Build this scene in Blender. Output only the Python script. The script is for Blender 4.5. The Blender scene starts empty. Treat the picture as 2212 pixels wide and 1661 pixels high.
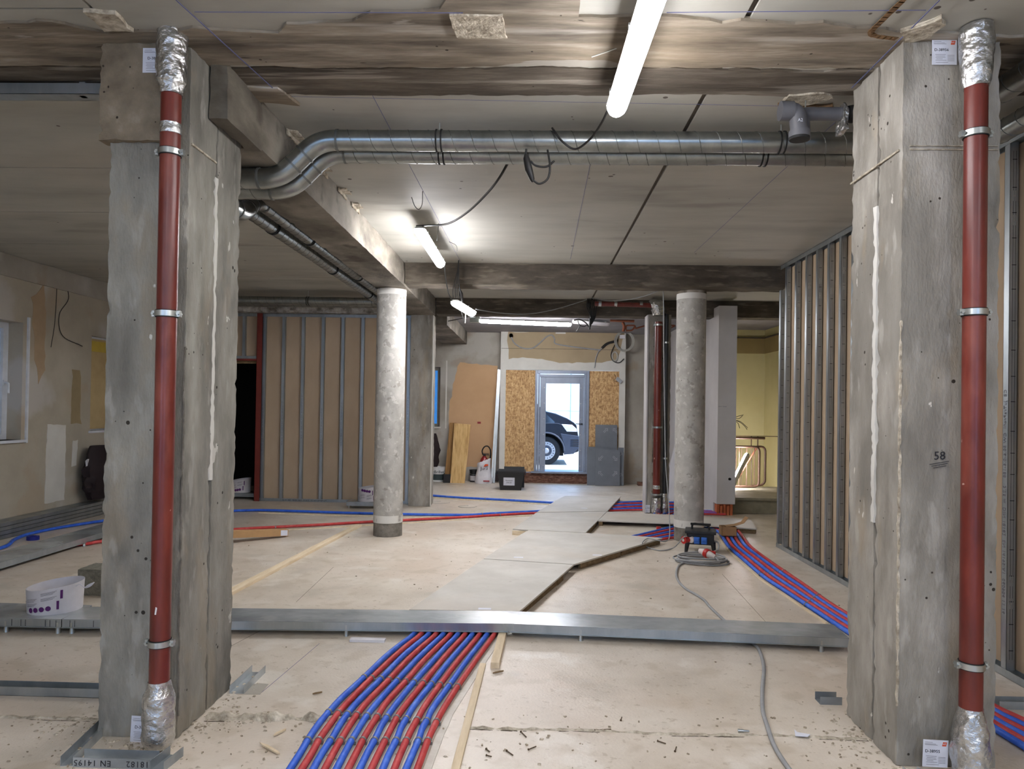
import bpy, math, random
from math import sin, cos, pi, radians, sqrt
from mathutils import Vector, Matrix, noise
random.seed(7)
V = Vector
scene = bpy.context.scene
COL = scene.collection

# ------------------------------------------------------------------ camera, sky, sun, exposure
F_PX, CX, CY, EYE = 1560.0, 1106.0, 863.0, 1.5
YAW, PITCH, ROLL = radians(1.6), radians(0.6), radians(0.89)
fwd = V((-sin(YAW) * cos(PITCH), cos(YAW) * cos(PITCH), sin(PITCH)))
r0 = fwd.cross(V((0, 0, 1))).normalized()
u0 = r0.cross(fwd)
right = r0 * cos(ROLL) + u0 * sin(ROLL)
up = u0 * cos(ROLL) - r0 * sin(ROLL)
cam_d = bpy.data.cameras.new('camera')
cam = bpy.data.objects.new('camera', cam_d)
COL.objects.link(cam)
cam_d.sensor_width = 36
cam_d.lens = 36 * F_PX / 2212
cam_d.shift_y = (CY - 830.5) / 2212
cam_d.clip_start = 0.05
cam.matrix_world = Matrix(((right.x, up.x, -fwd.x, 0), (right.y, up.y, -fwd.y, 0), (right.z, up.z, -fwd.z, EYE), (0, 0, 0, 1)))
scene.camera = cam
scene.view_settings.view_transform = 'Standard'
scene.view_settings.look = 'None'
scene.view_settings.exposure = 0.68
scene.view_settings.gamma = 1
scene.view_settings.use_curve_mapping = False
scene.cycles.max_bounces = 8
scene.cycles.diffuse_bounces = 5
scene.cycles.sample_clamp_indirect = 6
world = bpy.data.worlds.new('sky')
scene.world = world
world.use_nodes = True
wb = world.node_tree.nodes['Background']
wb.inputs[0].default_value = (0.30, 0.55, 1.0, 1)
wb.inputs[1].default_value = 4.4
sun_d = bpy.data.lights.new('sun', 'SUN')
sun_d.energy = 9
sun_d.angle = radians(0.6)
sun_d.color = (1, 0.95, 0.88)
sun = bpy.data.objects.new('sun', sun_d)
COL.objects.link(sun)
sun.rotation_euler = V((0.62, -0.06, 0.78)).to_track_quat('Z', 'Y').to_euler()
LAMP = 44.0      # strength of the lit fluorescent diffusers


def at(px, py, z=None, y=None, x=None):
    """world point where the sight line through a photograph pixel meets a real plane"""
    d = right * ((px - CX) / F_PX) + up * (-(py - CY) / F_PX) + fwd
    o = V((0, 0, EYE))
    if z is not None:
        return o + d * ((z - EYE) / d.z)
    if y is not None:
        return o + d * (y / d.y)
    return o + d * (x / d.x)


# ------------------------------------------------------------------ tagging
def tag(o, label=None, cat=None, group=None, kind=None):
    if label: o['label'] = label
    if cat: o['category'] = cat
    if group: o['group'] = group
    if kind: o['kind'] = kind
    return o


def thing(name, loc, label, cat, group=None):
    o = bpy.data.objects.new(name, None)
    o.empty_display_size = 0.1
    COL.objects.link(o)
    o.location = loc
    return tag(o, label, cat, group)


def wloc(o):
    p = V((0, 0, 0))
    while o is not None:
        p += V(o.location)
        o = o.parent
    return p


def copy_tree(o, parent=None):
    c = o.copy()
    COL.objects.link(c)
    c.parent = parent
    for ch in list(o.children):
        copy_tree(ch, c)
    return c


# ------------------------------------------------------------------ mesh builder
class MB:
    def __init__(s):
        s.v, s.f = [], []

    def add(s, vs, fs):
        n = len(s.v)
        s.v += [V(p) for p in vs]
        s.f += [tuple(i + n for i in f) for f in fs]
        return s

    def box(s, x0, x1, y0, y1, z0, z1):
        if x0 > x1: x0, x1 = x1, x0
        if y0 > y1: y0, y1 = y1, y0
        if z0 > z1: z0, z1 = z1, z0
        return s.add([(x, y, z) for z in (z0, z1) for y in (y0, y1) for x in (x0, x1)],
                     [(0, 2, 3, 1), (4, 5, 7, 6), (0, 1, 5, 4), (2, 6, 7, 3), (0, 4, 6, 2), (1, 3, 7, 5)])

    def obox(s, c, ax, ay, az):
        """centre plus three half-extent vectors"""
        c, ax, ay, az = V(c), V(ax), V(ay), V(az)
        if ax.cross(ay).dot(az) < 0: ax = -ax
        return s.add([c + ax * i + ay * j + az * k for k in (-1, 1) for j in (-1, 1) for i in (-1, 1)],
                     [(0, 2, 3, 1), (4, 5, 7, 6), (0, 1, 5, 4), (2, 6, 7, 3), (0, 4, 6, 2), (1, 3, 7, 5)])

    def beam(s, a, b, w, h, upv=(0, 0, 1)):
        """bar from a to b (centre line), w across, h along upv"""
        a, b = V(a), V(b)
        d = b - a
        side = d.cross(V(upv)).normalized()
        u = side.cross(d).normalized()
        return s.obox((a + b) / 2, side * w / 2, d / 2, u * h / 2)

    def tube(s, path, r, n=8, cap=True):
        path = [V(p) for p in path]
        rings, prev = [], None
        m = len(path)
        for i, p in enumerate(path):
            t = (path[min(i + 1, m - 1)] - path[max(i - 1, 0)])
            if t.length < 1e-9: t = V((0, 0, 1))
            t.normalize()
            if prev is None:
                a = V((0, 0, 1)) if abs(t.z) < 0.9 else V((1, 0, 0))
                u = t.cross(a).normalized()
            else:
                u = (prev - t * prev.dot(t))
                u = u.normalized() if u.length > 1e-6 else t.orthogonal().normalized()
            prev = u
            w = t.cross(u)
            rr = r[i] if isinstance(r, (list, tuple)) else r
            rings.append([p + (u * cos(2 * pi * k / n) + w * sin(2 * pi * k / n)) * rr for k in range(n)])
        vs = [q for ring in rings for q in ring]
        fs = [(i * n + k, i * n + (k + 1) % n, (i + 1) * n + (k + 1) % n, (i + 1) * n + k)
              for i in range(m - 1) for k in range(n)]
        if cap:
            fs.append(tuple(range(n - 1, -1, -1)))
            fs.append(tuple((m - 1) * n + k for k in range(n)))
        return s.add(vs, fs)

    def cyl(s, a, b, r, n=16, r2=None):
        return s.tube([a, b], [r, r if r2 is None else r2], n)

    def prism(s, poly, z0, z1):
        """polygon in xy (list of points) extruded from z0 to z1"""
        n = len(poly)
        area = sum(poly[i][0] * poly[(i + 1) % n][1] - poly[(i + 1) % n][0] * poly[i][1] for i in range(n))
        if area < 0: poly = poly[::-1]
        vs = [(p[0], p[1], z0) for p in poly] + [(p[0], p[1], z1) for p in poly]
        fs = [tuple(range(n - 1, -1, -1)), tuple(range(n, 2 * n))]
        fs += [(i, (i + 1) % n, n + (i + 1) % n, n + i) for i in range(n)]
        return s.add(vs, fs)

    def prism_y(s, poly, y0, y1):
        """polygon in xz extruded along y"""
        n = len(poly)
        area = sum(poly[i][0] * poly[(i + 1) % n][1] - poly[(i + 1) % n][0] * poly[i][1] for i in range(n))
        if area > 0: poly = poly[::-1]
        vs = [(p[0], y0, p[1]) for p in poly] + [(p[0], y1, p[1]) for p in poly]
        fs = [tuple(range(n - 1, -1, -1)), tuple(range(n, 2 * n))]
        fs += [(i, (i + 1) % n, n + (i + 1) % n, n + i) for i in range(n)]
        return s.add(vs, fs)

    def prism_x(s, poly, x0, x1):
        """polygon in yz extruded along x"""
        n = len(poly)
        area = sum(poly[i][0] * poly[(i + 1) % n][1] - poly[(i + 1) % n][0] * poly[i][1] for i in range(n))
        if area < 0: poly = poly[::-1]
        vs = [(x0, p[0], p[1]) for p in poly] + [(x1, p[0], p[1]) for p in poly]
        fs = [tuple(range(n - 1, -1, -1)), tuple(range(n, 2 * n))]
        fs += [(i, (i + 1) % n, n + (i + 1) % n, n + i) for i in range(n)]
        return s.add(vs, fs)

    def lathe(s, prof, c=(0, 0), n=32, wob=0, seed=0, close=True):
        """prof = [(r,z)...] about a vertical axis at c; wob = crumple amplitude"""
        vs, fs = [], []
        m = len(prof)
        for r, z in prof:
            for k in range(n):
                a = 2 * pi * k / n
                rr = r
                if wob and r > 0.001:
                    q = V((cos(a) * r * 22 + seed, sin(a) * r * 22, z * 22))
                    rr = r + wob * (noise.noise(q) + 0.7 * noise.noise(q * 2.3))
                vs.append((c[0] + rr * cos(a), c[1] + rr * sin(a), z))
        for i in range(m - 1):
            for k in range(n):
                fs.append((i * n + k, i * n + (k + 1) % n, (i + 1) * n + (k + 1) % n, (i + 1) * n + k))
        if close:
            fs.append(tuple(range(n - 1, -1, -1)))
            fs.append(tuple((m - 1) * n + k for k in range(n)))
        return s.add(vs, fs)

    def rough(s, x0, x1, y0, y1, z0, z1, res=0.04, amp=0.003, chip=0.012, seed=0, skip=()):
        """box whose faces are gridded, undulating, with chipped edges"""
        lo, hi = V((x0, y0, z0)), V((x1, y1, z1))
        ns = [max(1, min(140, int(round((hi[i] - lo[i]) / res)))) for i in range(3)]

        def dsp(p):
            q = p * 5 + V((seed * 3.1, seed * 1.7, 0))
            o = noise.noise_vector(q) * amp * 0.5 + noise.noise_vector(p * 23) * amp * 0.7
            d = sorted(min(p[i] - lo[i], hi[i] - p[i]) for i in range(3))
            o = V(o)
            if chip:
                near = d[0] + d[1]
                w = max(0.0, 1 - near / (chip * 3.2))
                if w > 0:
                    g = 0.12 + max(0.0, noise.noise(p * 14 + V((seed, 0, 5))) - 0.12) * 1.3 + max(0.0, noise.noise(p * 37)) * 0.8
                    mid = (lo + hi) / 2
                    for i in range(3):
                        if min(p[i] - lo[i], hi[i] - p[i]) < chip * 1.6 and ns[i] >= 1:
                            o[i] += (1 if mid[i] > p[i] else -1) * chip * w * g
            return p + o
        for ax in range(3):
            a, b = [(1, 2), (2, 0), (0, 1)][ax]
            for side in (0, 1):
                if (ax, side) in skip: continue
                vs, fs = [], []
                for j in range(ns[b] + 1):
                    for i in range(ns[a] + 1):
                        p = V((0, 0, 0))
                        p[ax] = hi[ax] if side else lo[ax]
                        p[a] = lo[a] + (hi[a] - lo[a]) * i / ns[a]
                        p[b] = lo[b] + (hi[b] - lo[b]) * j / ns[b]
                        vs.append(dsp(p))
                w = ns[a] + 1
                for j in range(ns[b]):
                    for i in range(ns[a]):
                        q = (j * w + i, j * w + i + 1, (j + 1) * w + i + 1, (j + 1) * w + i)
                        fs.append(q if side else q[::-1])
                s.add(vs, fs)
        return s

    def build(s, name, mat, parent=None, origin=None, smooth=None, bevel=0, weld=False):
        base = wloc(parent) if parent is not None else V((0, 0, 0))
        org = V(origin) if origin is not None else base.copy()
        if parent is not None and origin is None: org = base
        me = bpy.data.meshes.new(name)
        me.from_pydata([tuple(p - org) for p in s.v], [], s.f)
        if weld:
            import bmesh
            bm = bmesh.new(); bm.from_mesh(me)
            bmesh.ops.remove_doubles(bm, verts=bm.verts, dist=0.0006)
            bm.to_mesh(me); bm.free()
        me.update()
        if mat is not None: me.materials.append(mat)
        if smooth is not None:
            me.shade_smooth()
            me.set_sharp_from_angle(angle=radians(smooth))
        o = bpy.data.objects.new(name, me)
        COL.objects.link(o)
        if parent is not None: o.parent = parent
        o.location = org - base if parent is not None else org
        if bevel:
            m = o.modifiers.new('bevel', 'BEVEL')
            m.width = bevel; m.segments = 2; m.limit_method = 'ANGLE'
        return o


def smoothpath(pts, k=6):
    """Catmull-Rom through points"""
    pts = [V(p) for p in pts]
    if len(pts) < 3: return pts
    out = []
    P = [pts[0] * 2 - pts[1]] + pts + [pts[-1] * 2 - pts[-2]]
    for i in range(1, len(P) - 2):
        a, b, c, d = P[i - 1], P[i], P[i + 1], P[i + 2]
        for j in range(k):
            t = j / k
            out.append(0.5 * ((2 * b) + (c - a) * t + (2 * a - 5 * b + 4 * c - d) * t * t + (3 * b - a - 3 * c + d) * t ** 3))
    out.append(pts[-1])
    return out


def elbows(pts, rad, k=7):
    """polyline with rounded corners of radius-like distance rad"""
    pts = [V(p) for p in pts]
    out = [pts[0]]
    for i in range(1, len(pts) - 1):
        a, b, c = pts[i - 1], pts[i], pts[i + 1]
        r = min(rad, (a - b).length * 0.48, (c - b).length * 0.48)
        p, q = b + (a - b).normalized() * r, b + (c - b).normalized() * r
        for j in range(k + 1):
            t = j / k
            out.append(p * (1 - t) ** 2 + b * 2 * t * (1 - t) + q * t * t)
    out.append(pts[-1])
    return out


def wavy(pts, step=0.05, amp=0.012, seed=0, closed=True):
    out = []
    n = len(pts)
    for i in range(n if closed else n - 1):
        a, b = V((pts[i][0], pts[i][1], 0)), V((pts[(i + 1) % n][0], pts[(i + 1) % n][1], 0))
        d = b - a
        k = max(1, int(d.length / step))
        nm = V((-d.y, d.x, 0)).normalized() if d.length > 0 else V((0, 0, 0))
        for j in range(k):
            p = a + d * (j / k)
            w = noise.noise(V((p.x * 3.1 + seed * 7, p.y * 3.1, seed))) * 1.6 + noise.noise(V((p.x * 13, p.y * 13, seed + 4)))
            if j == 0: w *= 0.3
            q = p + nm * amp * w
            out.append((q.x, q.y))
    return out


def text_mesh(body, size, align='CENTER', extrude=0.0004, font_spacing=1.0):
    cu = bpy.data.curves.new('txt', 'FONT')
    cu.body = body; cu.size = size; cu.align_x = align; cu.align_y = 'CENTER'; cu.extrude = extrude
    cu.space_character = font_spacing
    cu.resolution_u = 2
    t = bpy.data.objects.new('txt', cu)
    COL.objects.link(t)
    bpy.context.view_layer.update()
    me = bpy.data.meshes.new_from_object(t.evaluated_get(bpy.context.evaluated_depsgraph_get()))
    vs = [v.co.copy() for v in me.vertices]
    fs = [tuple(p.vertices) for p in me.polygons]
    bpy.data.objects.remove(t); bpy.data.curves.remove(cu); bpy.data.meshes.remove(me)
    return vs, fs


def text(mb, body, size, c, ux, uy, align='CENTER', spacing=1.0):
    """flat lettering centred at c, reading along ux, upright along uy"""
    vs, fs = text_mesh(body, size, align, font_spacing=spacing)
    c, ux, uy = V(c), V(ux).normalized(), V(uy).normalized()
    w = ux.cross(uy)
    mb.add([c + ux * p.x + uy * p.y + w * p.z for p in vs], fs)
    return mb


# ------------------------------------------------------------------ materials
def S(r, g, b):
    f = lambda c: (c / 255 / 12.92) if c <= 10 else ((c / 255 + 0.055) / 1.055) ** 2.4
    return (f(r), f(g), f(b), 1)


def M(name, cols, scale=3, stretch=(1, 1, 1), rough=0.85, metal=0, bump=0.15, bscale=60, detail=8,
      pores=None, patch=None, big=None, spec=0.35, lines=None, emit=None, obj=False, alpha=None, bdist=0.01):
    m = bpy.data.materials.new(name)
    m.use_nodes = True
    nt = m.node_tree
    N, L = nt.nodes, nt.links
    b = N['Principled BSDF']
    b.inputs['Roughness'].default_value = rough
    b.inputs['Metallic'].default_value = metal
    b.inputs['Specular IOR Level'].default_value = spec
    if emit:
        b.inputs['Emission Color'].default_value = emit[0]
        b.inputs['Emission Strength'].default_value = emit[1]
    if alpha is not None: b.inputs['Alpha'].default_value = alpha
    if obj:
        tc = N.new('ShaderNodeTexCoord'); src = tc.outputs['Object']
    else:
        g = N.new('ShaderNodeNewGeometry'); src = g.outputs['Position']
    if isinstance(cols, tuple):
        cols = [(0.3, tuple(c * 0.86 for c in cols[:3]) + (1,)), (0.7, tuple(min(1, c * 1.1) for c in cols[:3]) + (1,))]
    mp = N.new('ShaderNodeMapping'); mp.inputs['Scale'].default_value = stretch
    L.new(src, mp.inputs['Vector'])
    n1 = N.new('ShaderNodeTexNoise'); n1.inputs['Scale'].default_value = scale
    n1.inputs['Detail'].default_value = detail; n1.inputs['Roughness'].default_value = 0.62
    L.new(mp.outputs[0], n1.inputs['Vector'])
    cr = N.new('ShaderNodeValToRGB')
    while len(cr.color_ramp.elements) < len(cols): cr.color_ramp.elements.new(0.5)
    for e, (p, c) in zip(cr.color_ramp.elements, cols):
        e.position = p; e.color = c
    L.new(n1.outputs['Fac'], cr.inputs[0])
    out = cr.outputs[0]

    def mix(fac, a, col, mode='MIX'):
        x = N.new('ShaderNodeMix'); x.data_type = 'RGBA'; x.blend_type = mode
        if isinstance(fac, float): x.inputs['Factor'].default_value = fac
        else: L.new(fac, x.inputs['Factor'])
        L.new(a, x.inputs['A'])
        if isinstance(col, tuple): x.inputs['B'].default_value = col
        else: L.new(col, x.inputs['B'])
        return x.outputs['Result']

    def thresh(sock, lo, hi, inv=False):
        r = N.new('ShaderNodeMapRange')
        r.inputs['From Min'].default_value = lo; r.inputs['From Max'].default_value = hi
        if inv: r.inputs['To Min'].default_value = 1; r.inputs['To Max'].default_value = 0
        L.new(sock, r.inputs['Value'])
        return r.outputs['Result']

    def tnoise(sc, det=4, st=None, off=0):
        n = N.new('ShaderNodeTexNoise'); n.inputs['Scale'].default_value = sc; n.inputs['Detail'].default_value = det
        mm = N.new('ShaderNodeMapping'); mm.inputs['Location'].default_value = (off, off * 0.7, off * 0.3)
        mm.inputs['Scale'].default_value = st or (1, 1, 1)
        L.new(src, mm.inputs['Vector']); L.new(mm.outputs[0], n.inputs['Vector'])
        return n.outputs['Fac']
    if big:       # (scale, lo, hi, colour, strength[, stretch])
        for i, bg in enumerate(big):
            f = thresh(tnoise(bg[0], 6, bg[5] if len(bg) > 5 else None, 3 + i * 5.3), bg[1], bg[2])
            mm = N.new('ShaderNodeMath'); mm.operation = 'MULTIPLY'; mm.inputs[1].default_value = bg[4]
            L.new(f, mm.inputs[0])
            out = mix(mm.outputs[0], out, bg[3])
    if patch:     # hard-edged patches (scale, threshold, colour[, stretch])
        for i, pt in enumerate(patch):
            f = thresh(tnoise(pt[0], 7, pt[3] if len(pt) > 3 else None, 11 + i * 4.1), pt[1], pt[1] + 0.012)
            out = mix(f, out, pt[2])
    height = None
    if pores:     # (scale, size, colour)
        vo = N.new('ShaderNodeTexVoronoi'); vo.inputs['Scale'].default_value = pores[0]
        L.new(src, vo.inputs['Vector'])
        nz = tnoise(pores[0] * 0.25, 2, None, 2)
        ad = N.new('ShaderNodeMath'); ad.operation = 'SUBTRACT'
        sz = thresh(nz, 0.52, 0.72)
        ml = N.new('ShaderNodeMath'); ml.operation = 'MULTIPLY'; ml.inputs[1].default_value = pores[1]
        L.new(sz, ml.inputs[0]); L.new(ml.outputs[0], ad.inputs[0]); L.new(vo.outputs['Distance'], ad.inputs[1])
        pf = thresh(ad.outputs[0], 0.0, 0.03)
        out = mix(pf, out, pores[2])
        height = pf
    L.new(out, b.inputs['Base Color'])
    if bump:
        bn = N.new('ShaderNodeTexNoise'); bn.inputs['Scale'].default_value = bscale; bn.inputs['Detail'].default_value = 6
        L.new(mp.outputs[0] if stretch != (1, 1, 1) else src, bn.inputs['Vector'])
        h = bn.outputs['Fac']
        if height is not None:
            sb = N.new('ShaderNodeMath'); sb.operation = 'SUBTRACT'
            L.new(h, sb.inputs[0]); L.new(height, sb.inputs[1]); h = sb.outputs[0]
        bp = N.new('ShaderNodeBump'); bp.inputs['Strength'].default_value = bump; bp.inputs['Distance'].default_value = bdist
        L.new(h, bp.inputs['Height']); L.new(bp.outputs[0], b.inputs['Normal'])
    return m


def plain(name, col, rough=0.6, metal=0, emit=None, spec=0.4):
    return M(name, col, scale=6, rough=rough, metal=metal, bump=0, emit=emit, spec=spec, detail=3)


m_ceil = M('ceiling_concrete', [(0.25, S(142, 140, 132)), (0.5, S(162, 160, 151)), (0.78, S(177, 175, 166))], scale=1.1, stretch=(0.6, 2.0, 1), rough=0.62, bump=0.05, bscale=30,
           pores=(9, 0.16, S(74, 66, 58)), big=[(2.1, 0.62, 0.8, S(84, 76, 66), 0.55, (0.35, 1.2, 1)), (0.9, 0.52, 0.75, S(177, 169, 156), 0.5)], spec=0.45)
m_ceilrear = M('ceiling_rear', [(0.3, S(120, 118, 122)), (0.7, S(150, 148, 150))], scale=1.5, rough=0.8, bump=0.05)
m_rawceil = M('raw_concrete_strip', [(0.3, S(78, 71, 62)), (0.43, S(108, 99, 87)), (0.55, S(132, 122, 108)), (0.7, S(164, 155, 141))], scale=4.2, stretch=(0.4, 2.6, 1), rough=0.9, bump=0.5, bscale=22,
              big=[(2.6, 0.56, 0.68, S(186, 180, 170), 0.75, (0.3, 3, 1)), (1.1, 0.5, 0.68, S(142, 124, 98), 0.4, (0.5, 1.3, 1))], patch=[(2.2, 0.64, S(150, 144, 134), (0.5, 1.8, 1)), (5, 0.68, S(70, 62, 53), (0.5, 2, 1))], pores=(14, 0.14, S(60, 52, 44)))
m_rawdark = M('dark_concrete_strip', [(0.28, S(58, 52, 45)), (0.5, S(84, 76, 66)), (0.72, S(122, 113, 100))], scale=3, stretch=(0.45, 2.6, 1), rough=0.92, bump=0.6, bscale=24,
              big=[(3.4, 0.57, 0.66, S(158, 150, 139), 0.7, (0.3, 3.4, 1))], pores=(14, 0.12, S(48, 42, 36)))
m_beam = M('beam_concrete', [(0.28, S(74, 70, 62)), (0.5, S(104, 98, 88)), (0.75, S(140, 133, 121))], scale=2.4, stretch=(1.3, 0.8, 2), rough=0.88, bump=0.35, bscale=30,
           big=[(1.4, 0.5, 0.66, S(158, 151, 139), 0.6), (4, 0.6, 0.72, S(60, 54, 46), 0.7)], pores=(18, 0.14, S(52, 46, 40)))
m_beamdark = M('beam_concrete_dark', [(0.28, S(62, 56, 49)), (0.5, S(82, 75, 66)), (0.75, S(112, 103, 91))], scale=3.4, stretch=(0.8, 1, 2.4), rough=0.9, bump=0.4, bscale=35,
               big=[(6, 0.56, 0.64, S(128, 119, 103), 0.5, (0.5, 1, 3)), (3, 0.6, 0.7, S(58, 51, 43), 0.6, (0.6, 1, 2))], pores=(18, 0.1, S(45, 39, 33)))
m_col = M('column_concrete', [(0.28, S(96, 94, 87)), (0.44, S(126, 123, 115)), (0.58, S(144, 141, 132)), (0.74, S(164, 161, 152))], scale=3.0, stretch=(1.6, 1.6, 0.6), rough=0.9, bump=0.45, bscale=60,
          pores=(24, 0.24, S(50, 46, 40)), big=[(1.5, 0.5, 0.62, S(92, 90, 82), 0.6, (1.6, 1.6, 0.6)), (2.6, 0.56, 0.66, S(150, 136, 114), 0.35, (2, 2, 0.8)), (7, 0.60, 0.68, S(174, 171, 163), 0.4, (2, 2, 0.6))], patch=[(4.6, 0.70, S(196, 193, 185), (1.8, 1.8, 0.9)), (14, 0.74, S(204, 201, 194), (1.5, 1.5, 0.6))])
m_colw = M('column_concrete_warm', [(0.28, S(112, 107, 99)), (0.44, S(142, 137, 128)), (0.58, S(161, 156, 147)), (0.74, S(178, 173, 165))], scale=3.2, stretch=(1.6, 1.6, 0.6), rough=0.9, bump=0.45, bscale=60,
           pores=(22, 0.24, S(56, 50, 43)), big=[(1.7, 0.51, 0.61, S(108, 104, 96), 0.55, (1.6, 1.6, 0.6)), (2.8, 0.57, 0.68, S(164, 146, 118), 0.35, (2, 2, 0.6)), (7, 0.60, 0.68, S(184, 180, 172), 0.4, (2, 2, 0.6))], patch=[(4.8, 0.70, S(204, 199, 190), (1.8, 1.8, 0.8)), (14, 0.74, S(208, 203, 194), (1.5, 1.5, 0.6))])
m_round = M('round_column_concrete', [(0.25, S(142, 139, 133)), (0.5, S(165, 162, 155)), (0.75, S(186, 183, 176))], scale=7, stretch=(1, 1, 0.8), rough=0.8, bump=0.25, bscale=34,
            big=[(16, 0.58, 0.62, S(198, 195, 188), 0.55), (11, 0.62, 0.66, S(112, 107, 98), 0.5)], pores=(16, 0.12, S(74, 68, 60)))
m_roundbase = M('round_column_base', [(0.3, S(98, 94, 86)), (0.7, S(134, 129, 120))], scale=14, rough=0.92, bump=0.5, bscale=60, pores=(40, 0.2, S(60, 56, 50)))
m_mortar = M('rough_mortar', [(0.3, S(120, 110, 96)), (0.5, S(176, 166, 148)), (0.7, S(214, 206, 190))], scale=24, rough=0.95, bump=0.9, bscale=60)
m_crack = M('crack_dark', [(0.3, S(62, 55, 46)), (0.7, S(110, 99, 84))], scale=30, rough=1, bump=0.5)
m_floor = M('screed_floor', [(0.25, S(180, 169, 154)), (0.45, S(198, 187, 172)), (0.6, S(208, 198, 184)), (0.8, S(218, 211, 199))], scale=1.6, rough=0.37, bump=0.25, bscale=70,
            big=[(0.8, 0.5, 0.66, S(198, 180, 162), 0.6), (2.3, 0.6, 0.72, S(174, 166, 152), 0.6), (0.55, 0.56, 0.7, S(220, 214, 203), 0.6), (1.2, 0.64, 0.78, S(168, 138, 104), 0.5), (26, 0.62, 0.68, S(156, 140, 118), 0.5), (5.5, 0.56, 0.66, S(176, 162, 142), 0.5), (3.3, 0.60, 0.68, S(222, 216, 206), 0.5)],
            pores=(22, 0.13, S(96, 80, 62)), spec=0.6)
m_board = M('white_floor_board', [(0.3, S(176, 171, 162)), (0.7, S(198, 194, 186))], scale=2.5, rough=0.6, bump=0.05, bscale=60,
            big=[(1.3, 0.52, 0.7, S(196, 184, 168), 0.5), (18, 0.66, 0.72, S(156, 146, 128), 0.5)], spec=0.45)
m_boardedge = M('board_edge_wood', [(0.3, S(104, 84, 58)), (0.7, S(140, 116, 84))], scale=9, stretch=(1, 1, 4), rough=0.85, bump=0.3)
m_galv = M('galvanised_steel', [(0.3, S(150, 157, 161)), (0.5, S(176, 182, 185)), (0.7, S(196, 200, 202))], scale=5, stretch=(0.6, 1, 1), rough=0.27, metal=0.45, bump=0.03, bscale=30, spec=0.5,
           big=[(1.6, 0.5, 0.62, S(96, 102, 106), 0.5), (6, 0.6, 0.66, S(196, 198, 196), 0.35)])
m_duct = M('spiral_duct_steel', [(0.3, S(132, 136, 134)), (0.7, S(164, 167, 164))], scale=9, rough=0.3, metal=0.95, bump=0.02, bscale=20, spec=0.5)
m_seam = plain('duct_seam_steel', S(110, 112, 110), 0.5, 0.6)
m_stud = M('stud_steel', [(0.3, S(150, 158, 162)), (0.7, S(184, 190, 193))], scale=6, stretch=(1, 1, 0.3), rough=0.36, metal=0.85, bump=0.03, bscale=24, spec=0.5)
m_kraft = M('kraft_plasterboard', [(0.3, S(172, 151, 126)), (0.7, S(190, 169, 143))], scale=1.6, stretch=(1, 1, 0.4), rough=0.8, bump=0.05, big=[(1.2, 0.5, 0.75, S(166, 140, 110), 0.4)])
m_redpipe = M('red_cast_iron_pipe', [(0.3, S(82, 30, 24)), (0.55, S(106, 40, 31)), (0.75, S(124, 54, 43))], scale=9, stretch=(1, 1, 0.3), rough=0.36, bump=0.05, bscale=40, spec=0.5,
              patch=[(16, 0.72, S(186, 150, 138))], big=[(5, 0.58, 0.74, S(160, 92, 78), 0.55, (1, 1, 0.4))])
m_redpaint = plain('red_oxide_steel', S(112, 42, 32), 0.55)
m_foil = M('aluminium_foil', [(0.3, S(170, 170, 168)), (0.7, S(222, 222, 220))], scale=20, rough=0.2, metal=0.9, bump=0.9, bscale=38, spec=0.6, bdist=0.012)
m_clamp = plain('zinc_clamp', S(186, 190, 188), 0.3, 0.9)
m_rubber = plain('black_rubber', S(24, 24, 24), 0.7)
m_blackp = M('black_plastic', S(30, 31, 33), scale=8, rough=0.42, bump=0.03, spec=0.45)
m_pblue = M('blue_pipe_foam', [(0.3, S(34, 84, 196)), (0.55, S(54, 106, 216)), (0.8, S(98, 138, 220))], scale=14, rough=0.55, bump=0.1, bscale=70, spec=0.4)
m_pred = M('red_pipe_foam', [(0.3, S(172, 42, 44)), (0.55, S(192, 64, 64)), (0.8, S(204, 108, 104))], scale=14, rough=0.58, bump=0.1, bscale=70, spec=0.4)
m_clip = plain('grey_pipe_clip', S(128, 128, 126), 0.5, 0.3)
m_wood = M('pine_batten', [(0.3, S(198, 178, 146)), (0.55, S(218, 200, 170)), (0.75, S(230, 214, 188))], scale=5, stretch=(5, 0.6, 5), rough=0.75, bump=0.15, bscale=20)
m_woodx = M('pine_plank', [(0.3, S(168, 130, 78)), (0.5, S(206, 170, 112)), (0.7, S(222, 190, 136))], scale=4, stretch=(6, 2, 0.5), rough=0.7, bump=0.1, bscale=20, patch=[(5, 0.71, S(98, 62, 32), (2, 1, 0.8))])
m_oldwood = M('weathered_batten', [(0.3, S(92, 74, 52)), (0.6, S(128, 106, 76)), (0.8, S(150, 126, 92))], scale=9, stretch=(2, 2, 5), rough=0.85, bump=0.3, bscale=30)
m_osb = M('osb_board', [(0.3, S(142, 106, 68)), (0.45, S(178, 140, 96)), (0.58, S(200, 164, 116)), (0.72, S(222, 192, 146))], scale=24, stretch=(1.5, 1, 0.7), rough=0.75, bump=0.25, bscale=50, detail=3,
          big=[(34, 0.56, 0.6, S(212, 178, 128), 0.6, (0.5, 1, 1.3)), (34, 0.62, 0.66, S(120, 86, 52), 0.6, (1.2, 1, 0.4))])
m_plw = M('white_plaster', [(0.3, S(196, 194, 187)), (0.7, S(214, 212, 205))], scale=2, rough=0.88, bump=0.08)
m_plg = M('grey_plaster', [(0.3, S(146, 140, 130)), (0.7, S(170, 164, 153))], scale=1.6, rough=0.9, bump=0.12, bscale=50, big=[(0.9, 0.52, 0.6, S(182, 178, 170), 0.7), (1.6, 0.6, 0.68, S(150, 132, 108), 0.5)])
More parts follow.
